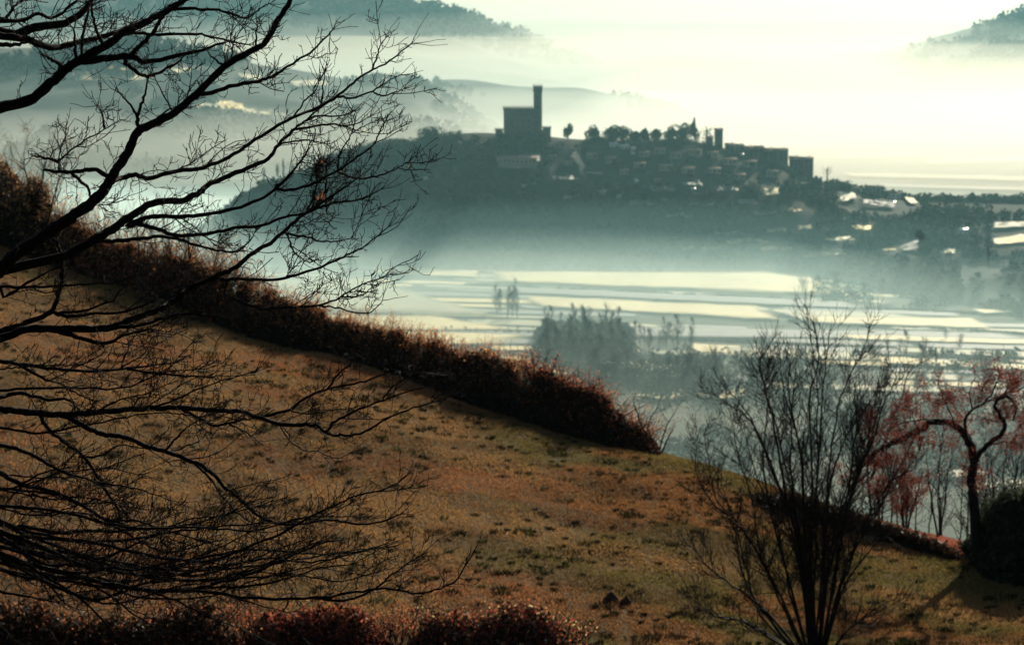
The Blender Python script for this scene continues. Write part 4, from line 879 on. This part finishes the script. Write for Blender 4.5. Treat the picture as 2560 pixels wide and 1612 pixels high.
# brambles along the bottom edge
def bottom_bramble(a, b, Yb, tops, label, seed, n, inner, outer, depth=.8, **kw):
    pxs = np.linspace(a, b, 20); x_ = (pxs - 1280) / 1280 * TX * Yb / cp; p = np.stack([x_, 0 * x_ + Yb, ground(x_, 0 * x_ + Yb)], 1)
    t = at(pxs, np.interp(pxs, tops[0], tops[1]), 0 * pxs + Yb)[:, 2] - p[:, 2]
    return shrub('bramble_patch', p, np.maximum(t, .3), label, 'bramble', seed, n, depth, inner, outer, **kw)
TB = (np.array([-300, 0, 166, 353, 540, 706, 800, 945, 1049, 1153, 1257, 1340, 1423, 1460, 1640.]), np.array([1460, 1490, 1505, 1515, 1492, 1500, 1505, 1512, 1500, 1515, 1500, 1500, 1520, 1560, 1620.]))
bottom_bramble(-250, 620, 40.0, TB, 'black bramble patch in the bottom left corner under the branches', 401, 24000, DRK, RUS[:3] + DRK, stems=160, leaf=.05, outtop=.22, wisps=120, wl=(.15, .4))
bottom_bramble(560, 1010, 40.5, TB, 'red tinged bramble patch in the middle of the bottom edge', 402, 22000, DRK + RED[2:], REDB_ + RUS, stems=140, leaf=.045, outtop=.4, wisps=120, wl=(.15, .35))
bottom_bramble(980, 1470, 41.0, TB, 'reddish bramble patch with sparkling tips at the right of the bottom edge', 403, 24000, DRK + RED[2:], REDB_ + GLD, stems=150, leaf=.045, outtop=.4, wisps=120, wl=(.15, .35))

# ================================================================== THE BARE TREE AT THE LEFT
# limbs read off the photograph: (thickness at start px, at end px, points)
LIMBS = [
 (30, 10, [(0, 680), (27, 645), (106, 590), (165, 552), (221, 513), (255, 481), (276, 449), (292, 422), (319, 380), (343, 332), (372, 314), (436, 282), (492, 234), (561, 168), (633, 125), (665, 104), (702, 42), (726, 0), (740, -60)]),
 (26, 12, [(0, 270), (80, 248), (135, 200), (172, 168), (205, 148), (262, 115), (315, 80), (372, 52), (420, 25), (462, 0), (500, -30)]),
 (26, 8, [(0, 82), (40, 88), (88, 70), (165, 58), (213, 24), (230, 0), (240, -30)]),
 (18, 8, [(0, 90), (64, 98), (128, 120), (186, 109), (266, 90), (314, 70), (340, 58)]),
 (12, 5, [(0, 112), (40, 113), (75, 102)]),
 (10, 4, [(0, 50), (16, 45), (32, 21), (55, 0)]), (10, 5, [(0, 54), (60, 50), (96, 34), (120, 45), (150, 37), (192, 0), (200, -20)]),
 (9, 4, [(190, 150), (188, 110), (184, 75)]), (9, 4, [(256, 110), (240, 75), (231, 32), (228, 0)]), (8, 4, [(205, 148), (207, 90), (222, 20), (226, -10)]),
 (20, 5, [(202, 152), (240, 150), (287, 143), (330, 141), (367, 155), (452, 138), (505, 125), (560, 108)]),
 (12, 5, [(330, 138), (345, 120), (377, 88), (393, 64), (414, 32), (462, 0), (490, -30)]),
 (10, 4, [(314, 160), (345, 183), (372, 191), (400, 180), (440, 160), (458, 143)]),
 (9, 3, [(315, 82), (338, 83), (380, 86), (478, 86), (530, 92), (575, 104), (620, 112)]),
 (9, 2.5, [(372, 50), (430, 24), (500, 24), (540, 26), (580, 35), (618, 45), (650, 22), (672, 10)]),
 (10, 7, [(165, 172), (140, 155), (120, 144)]),
 (10, 3, [(345, 311), (345, 287), (356, 255), (364, 226), (372, 191)]), (7, 3, [(342, 290), (325, 262), (298, 231)]),
 (11, 3, [(492, 236), (527, 233), (585, 215), (638, 205), (665, 197), (691, 186), (731, 160), (784, 125), (819, 90), (832, 75)]),
 (6, 2.5, [(561, 168), (530, 140), (512, 120)]), (6, 2.5, [(561, 168), (580, 140), (583, 108), (600, 80)]), (6, 2.5, [(641, 122), (640, 90), (645, 60)]),
 (5, 2, [(436, 282), (410, 240), (386, 190)]), (6, 2, [(380, 312), (420, 275), (445, 272)]),
 (13, 3, [(276, 457), (300, 446), (340, 438), (372, 446), (431, 430), (505, 420), (571, 393), (638, 350), (713, 303), (782, 274), (845, 239), (893, 199), (931, 175), (973, 154), (1029, 109)]),
 (6, 2, [(845, 242), (880, 245), (930, 229), (963, 208), (1000, 188)]), (5, 2, [(931, 175), (943, 140), (950, 115), (964, 95)]), (5, 2, [(806, 260), (808, 215), (812, 180)]), (5, 2, [(735, 290), (760, 255), (790, 225), (796, 205)]),
 (5, 2, [(933, 229), (955, 240), (985, 232), (1010, 222)]),
 (22, 3.5, [(165, 640), (231, 602), (287, 568), (332, 537), (393, 505), (452, 502), (500, 481), (527, 459), (606, 425), (670, 396), (697, 361), (739, 321), (766, 300), (800, 270)]),
 (6, 2, [(739, 324), (816, 311), (877, 314), (925, 292)]), (6, 2, [(766, 302), (790, 290), (850, 290), (892, 272)]), (5, 2, [(697, 361), (760, 350), (815, 360)]),
 (12, 3, [(332, 555), (380, 542), (452, 542), (532, 534), (617, 513), (686, 475), (739, 420), (766, 382), (774, 360)]),
 (8, 2.5, [(691, 473), (729, 475), (782, 459), (843, 428), (883, 401), (931, 364), (950, 330), (962, 305)]),
 (5, 2, [(843, 428), (851, 388), (872, 348), (888, 305)]), (6, 2, [(843, 430), (893, 446), (952, 438), (992, 422), (1021, 405)]),
 (11, 3, [(319, 566), (359, 563), (409, 579), (457, 590), (532, 582), (595, 568), (649, 566), (713, 542), (766, 531), (819, 497), (880, 457), (900, 440)]),
 (11, 2.5, [(247, 603), (292, 603), (359, 595), (415, 592), (478, 608), (532, 624), (585, 630), (619, 608), (640, 575)]),
 (12, 6, [(276, 448), (240, 425), (200, 428), (150, 430), (110, 425)]), (9, 5, [(180, 432), (205, 455), (221, 470), (228, 500)]), (9, 4, [(150, 430), (146, 405), (120, 398), (85, 390)]), (5, 2, [(150, 402), (200, 360), (260, 325), (300, 300)]),
 (6, 2, [(262, 322), (255, 280), (245, 265)]),
 (20, 7, [(0, 847), (64, 823), (133, 823), (213, 823), (279, 818), (332, 797), (399, 773), (439, 749), (478, 720), (548, 686), (585, 672), (633, 632), (686, 600), (729, 561), (768, 529)]),
 (7, 2.5, [(768, 529), (776, 513), (792, 460), (803, 406)]), (8, 2.5, [(760, 535), (800, 518), (845, 505), (899, 499), (952, 473)]), (5, 3, [(816, 534), (815, 480), (816, 420), (812, 400)]),
 (9, 2.5, [(548, 700), (580, 697), (686, 699), (753, 683), (832, 656), (872, 635), (912, 614), (970, 568)]), (6, 2, [(715, 585), (766, 592), (800, 603), (845, 603), (880, 595)]),
 (5, 2, [(720, 590), (735, 630), (750, 642), (770, 655), (790, 650)]),
 (8, 2.5, [(560, 735), (640, 768), (700, 769), (791, 764), (851, 742), (906, 710), (974, 687)]), (5, 2, [(800, 765), (837, 769), (919, 783), (956, 751)]), (5, 2, [(851, 742), (900, 740), (930, 720)]),
 (14, 6, [(0, 829), (66, 807), (128, 778), (144, 744), (154, 701), (157, 648), (149, 627), (140, 590)]),
 (10, 3, [(128, 780), (170, 791), (226, 786), (319, 778), (372, 757), (420, 733)]), (7, 2.5, [(144, 784), (213, 775), (279, 752), (298, 728), (332, 696)]),
 (12, 3, [(133, 826), (191, 842), (260, 858), (306, 839), (372, 821), (415, 799)]), (10, 3, [(287, 821), (346, 813), (399, 799), (452, 786), (505, 786), (548, 789)]),
 (7, 2.5, [(0, 717), (93, 717), (160, 714), (239, 709), (292, 706), (340, 688)]), (9, 3, [(8, 743), (80, 701), (138, 672)]),
 (10, 3, [(0, 903), (66, 911), (133, 922), (226, 927), (306, 922), (372, 914), (438, 906)]), (7, 2.5, [(319, 922), (399, 935), (478, 940), (532, 943)]), (4, 2, [(186, 919), (252, 887), (260, 868)]), (6, 3, [(303, 919), (322, 866)]), (5, 2.5, [(306, 916), (346, 895)]),
 (8, 3, [(40, 908), (106, 945), (149, 958), (191, 982), (226, 998)]), (11, 5, [(0, 993), (53, 982), (112, 998), (170, 998), (197, 1024)]),
 (17, 3, [(0, 1022), (66, 1030), (133, 1036), (213, 1033), (292, 1025), (372, 1020), (452, 1020), (532, 1026), (606, 1031), (686, 1057), (766, 1063), (792, 1063), (814, 1081), (851, 1089), (912, 1079), (965, 1047), (1032, 1020), (1111, 999)]),
 (7, 2.5, [(818, 1075), (840, 1052), (899, 1023), (957, 1001), (1013, 980), (1071, 967)]), (4, 2, [(957, 1001), (978, 970), (1010, 948), (1053, 932)]),
 (8, 3, [(645, 1043), (721, 1025), (766, 994), (819, 972), (899, 956), (952, 938), (992, 916)]), (6, 3, [(822, 970), (845, 935), (872, 914), (885, 895)]),
 (9, 4, [(457, 1023), (500, 1047), (540, 1063), (593, 1052), (638, 1044)]), (5, 2, [(574, 1060), (614, 1081), (643, 1102)]), (3.5, 2, [(697, 1060), (726, 1102), (760, 1124), (795, 1129), (840, 1145), (872, 1134)]),
 (4, 2, [(726, 1024), (744, 1033), (779, 1033), (832, 1025), (872, 1020)]), (6, 2, [(385, 1018), (425, 1004), (492, 974), (558, 950), (638, 929)]), (5, 2, [(240, 1030), (300, 1000), (360, 985), (420, 960)]),
 (13, 4, [(159, 1036), (226, 1073), (266, 1086), (319, 1094), (372, 1118), (420, 1129), (492, 1158), (532, 1184), (558, 1214), (598, 1245), (623, 1270), (656, 1295), (706, 1311), (768, 1307), (830, 1299), (893, 1309), (955, 1303), (997, 1286)]),
 (6, 2.5, [(412, 1126), (452, 1083), (492, 1051)]), (5, 2, [(430, 1130), (480, 1110), (512, 1090)]),
 (7, 3, [(490, 1160), (530, 1200), (560, 1245), (600, 1285), (640, 1316)]),
 (10, 5, [(101, 1038), (122, 1073), (165, 1107), (213, 1147), (244, 1190), (266, 1230), (295, 1269), (298, 1310)]),
 (10, 2.5, [(0, 1113), (66, 1131), (120, 1160), (173, 1184), (239, 1203), (345, 1222), (400, 1240)]), (6, 2.5, [(197, 1140), (250, 1140), (300, 1112), (360, 1120)]),
 (13, 4, [(0, 1182), (53, 1208), (159, 1240), (226, 1275), (266, 1303), (332, 1342), (372, 1366)]), (7, 3, [(53, 1213), (30, 1240), (13, 1261)]), (6, 3, [(60, 1206), (110, 1180), (150, 1172)]),
 (14, 5, [(0, 1384), (80, 1411), (186, 1438), (292, 1464), (399, 1477), (505, 1469), (540, 1457), (623, 1436), (706, 1399), (789, 1361), (840, 1350)]),
 (10, 3, [(0, 1339), (133, 1345), (239, 1358), (346, 1382), (452, 1400), (532, 1400), (623, 1365), (706, 1332), (768, 1295), (830, 1266), (885, 1241), (955, 1224), (997, 1205)]),
 (12, 4, [(0, 1366), (133, 1390), (239, 1411), (346, 1438), (452, 1448), (558, 1448), (640, 1420), (730, 1380), (800, 1352)]),
 (9, 3, [(0, 1352), (120, 1372), (260, 1398), (380, 1420), (480, 1425), (580, 1410), (680, 1395), (780, 1405), (880, 1385), (960, 1360)]),
 (9, 3, [(399, 1474), (540, 1482), (623, 1494), (789, 1494), (872, 1482), (960, 1470), (1049, 1482), (1132, 1457), (1165, 1411)]), (7, 2.5, [(789, 1494), (860, 1500), (925, 1478), (1008, 1415), (1050, 1390)]),
 (7, 2.5, [(505, 1468), (600, 1466), (700, 1450), (800, 1420), (880, 1410)]), (6, 2, [(560, 1448), (660, 1440), (760, 1440), (850, 1452), (940, 1430)]),
 (9, 4, [(20, 1362), (58, 1374), (88, 1422), (149, 1491), (165, 1510)]), (8, 3, [(43, 1398), (133, 1451), (213, 1504), (266, 1563), (290, 1590)]), (7, 3, [(207, 1444), (279, 1491), (332, 1533), (385, 1565)]),
 (7, 3, [(0, 1477), (66, 1491), (141, 1504)]), (6, 3, [(0, 1565), (48, 1610)]), (6, 2, [(360, 1474), (440, 1500), (520, 1540), (600, 1570)]), (5, 2, [(560, 1484), (640, 1510), (720, 1530)]),
 (8, 3, [(0, 1300), (80, 1330), (180, 1348)]), (6, 2.5, [(372, 1366), (420, 1380), (470, 1372), (540, 1350)]), (6, 2.5, [(266, 1303), (330, 1300), (400, 1320), (480, 1345), (560, 1370)]),
]
g = np.random.default_rng(909)
for k in range(14):      # the thick tangle low at the left: many drooping branches crossing each other
    y0 = g.uniform(1250, 1430); x1 = g.uniform(420, 980); sag = g.uniform(20, 110); pk = g.uniform(.35, .7); lift = g.uniform(20, 220); xs = np.linspace(0, x1, 11); f = xs / x1; ph = g.uniform(0, 6.28); am = g.uniform(4, 16)
    LIMBS.append((g.uniform(6, 12), 2.4, [(float(a + g.normal(0, 5)) if b > 0 else 0., float(y0 + sag * math.sin(min(b / pk, 1.4) * 1.571) - max(b - pk, 0) ** 1.3 * lift + am * math.sin(b * 9 + ph) + g.normal(0, 5))) for a, b in zip(xs, f)]))
for k in range(9):       # thin cross branches over the meadow
    y0 = g.uniform(880, 1290); x1 = g.uniform(220, 520); sl_ = g.uniform(-.15, .35); xs = np.linspace(0, x1, 6)
    LIMBS.append((g.uniform(4, 7), 2.2, [(float(a), float(y0 + sl_ * a + 14 * math.sin(a / 70 + k) + g.normal(0, 4))) for a in xs]))
TY = 13.0; tx = float(at(np.array(-760.), np.array(800.), TY)[0]); tz0 = float(ground(np.array(tx), np.array(TY)))
tree = thing('bare_tree', (tx, TY, tz0), 'large leafless tree whose black branches reach in from the left edge', 'tree'); org = np.array([tx, TY, tz0])
TRK = catmull(np.array([(tx, TY, tz0 - .3), (tx + .05, TY, tz0 + 1.0), (tx - .04, TY + .05, tz0 + 2.4), (tx + .1, TY, tz0 + 4.0), (tx + .02, TY - .1, tz0 + 5.4), (tx + .25, TY, tz0 + 6.6)]), 5)
trr = np.interp(np.arange(len(TRK)), [0, 2, 12, 20, len(TRK) - 1], [.27, .21, .17, .12, .05])
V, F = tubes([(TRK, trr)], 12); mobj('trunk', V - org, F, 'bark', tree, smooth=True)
seen_px = []; seen_y = []
def near_twigs(P, rad, dens): return twigs(g, P, rad, dens, (.03, .22), .012, 2, .10, .26, .55, .03, np.array([.2, 0, .22]), .0019)
for i, (w0, w1, pts) in enumerate(LIMBS):
    px = catmull(np.array(pts, float), 5); n_ = len(px)
    root = pts[0][0] <= 45 and i not in ()
    best = None
    if seen_px and not (pts[0][0] <= 0):
        A = np.concatenate(seen_px); Yd = np.concatenate(seen_y); dd = np.linalg.norm(A - px[0], axis=1); j = int(dd.argmin())
        if dd[j] < 40: best = (A[j], Yd[j], dd[j])
    Ystart = TY + g.uniform(-.9, .9) if best is None else best[1]
    drift = np.cumsum(g.normal(g.normal(0, .012), .012, n_)); Yv = Ystart + drift - drift[0]
    if best is not None and best[2] > 3:
        px = np.vstack([best[0], px]); Yv = np.concatenate([[Ystart], Yv]); n_ += 1
    px[1:-1] += g.normal(0, 1.1, (n_ - 2, 2))
    P3 = at(px[:, 0], px[:, 1], Yv); rad = np.linspace(w0 * 1.12, w1 * 1.15, n_) * PXR * Yv / 2
    rad *= 1 + .10 * np.sin(np.arange(n_) * 1.7 + i) * g.uniform(.3, 1)
    seen_px.append(px); seen_y.append(Yv)
    vis = P3
    if best is None:      # carry it back to the trunk outside the picture
        d0 = P3[0] - P3[2]; ztr = P3[0][2] + np.clip(d0[2] / (abs(d0[0]) + 1e-6), -.35, .35) * .7
        ztr = float(np.clip(ztr, tz0 + 1.2, tz0 + 5.6)); tp_ = np.array([np.interp(ztr, TRK[:, 2], TRK[:, 0]), np.interp(ztr, TRK[:, 2], TRK[:, 1]), ztr])
        ext = catmull(np.array([tp_, tp_ * .5 + P3[0] * .5 + np.array([0, 0, -.04]), P3[0]]), 4)[:-1]
        P3 = np.vstack([ext, P3]); rad = np.concatenate([np.linspace(rad[0] * 1.8, rad[0], len(ext) + 1)[:-1], rad])
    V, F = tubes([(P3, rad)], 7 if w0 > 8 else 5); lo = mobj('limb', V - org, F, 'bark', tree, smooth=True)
    Lw = np.linalg.norm(np.diff(vis, axis=0), axis=1).sum(); low = pts[0][1] > 1290
    tw = near_twigs(vis, rad[-len(vis):], 19. if not low else 22.)
    if w0 > 4.5 and len(pts) > 3:
        bl = twigs(g, vis, rad[-len(vis):], 4.4 if not low else 2.5, (.1, .4), .013, 1, .045, .17, 1.0, .12, np.array([.35, 0, .05]), .0030)
        tw += bl
        for q_, r_ in bl: tw += near_twigs(q_, r_, 24.)
    tp2 = vis[-1]; dr = unit(vis[-1] - vis[-3])
    for k in range(4):
        q, ra = sprout(g, tp2, dr + g.normal(0, .35, 3), g.uniform(.06, .2), .0022, 4, .08, .15); tw.append((q, np.maximum(ra, .0013)))
    if tw:
        V, F = tubes(tw, 3); mobj('twigs', V - org, F, 'bark', lo, kind='stuff')
# a few dead leaves still hanging
for (a, b, s_) in [(800, 482, .035), (806, 476, .03), (812, 486, .032), (795, 488, .025), (808, 492, .022), (804, 400, .02), (372, 186, .018), (380, 190, .016), (1021, 412, .014)]:
    p = at(np.array(float(a)), np.array(float(b)), TY + .1); gg = g.normal(0, 1, 3)
    l = s_; u = unit(np.array([g.normal(0, .4), g.normal(0, .4), -1])); v = unit(np.cross(u, gg)); nrm = np.cross(u, v) * .2
    V = np.array([p, p + u * l * .5 + v * l * .35 + nrm * l, p + u * l, p + u * l * .5 - v * l * .35 + nrm * l, p + u * l * .5])
    mobj('leaf', V - org, np.array([(0, 1, 4), (1, 2, 4), (2, 3, 4), (3, 0, 4)]), 'leaf', tree, tint=np.tile([.36, .15, .06], (4, 1)))
# upper crown above the picture
P = []
for k in range(9):
    z_ = tz0 + g.uniform(4.8, 6.4); p = np.array([np.interp(z_, TRK[:, 2], TRK[:, 0]), TY, z_]); a = g.uniform(1.6, 4.8)
    q, ra = sprout(g, p, (math.cos(a), math.sin(a), .8), g.uniform(1.4, 2.4), .05, 8, .03, .12, .2); P.append((q, ra)); P += twigs(g, q, ra, 5, (.2, .7), .012, 2, .05, .15, .7, .2, None, .002)
V, F = tubes(P, 5); V[:, 2] = np.minimum(V[:, 2], 6.5); mobj('crown', V - org, F, 'bark', tree, kind='stuff')
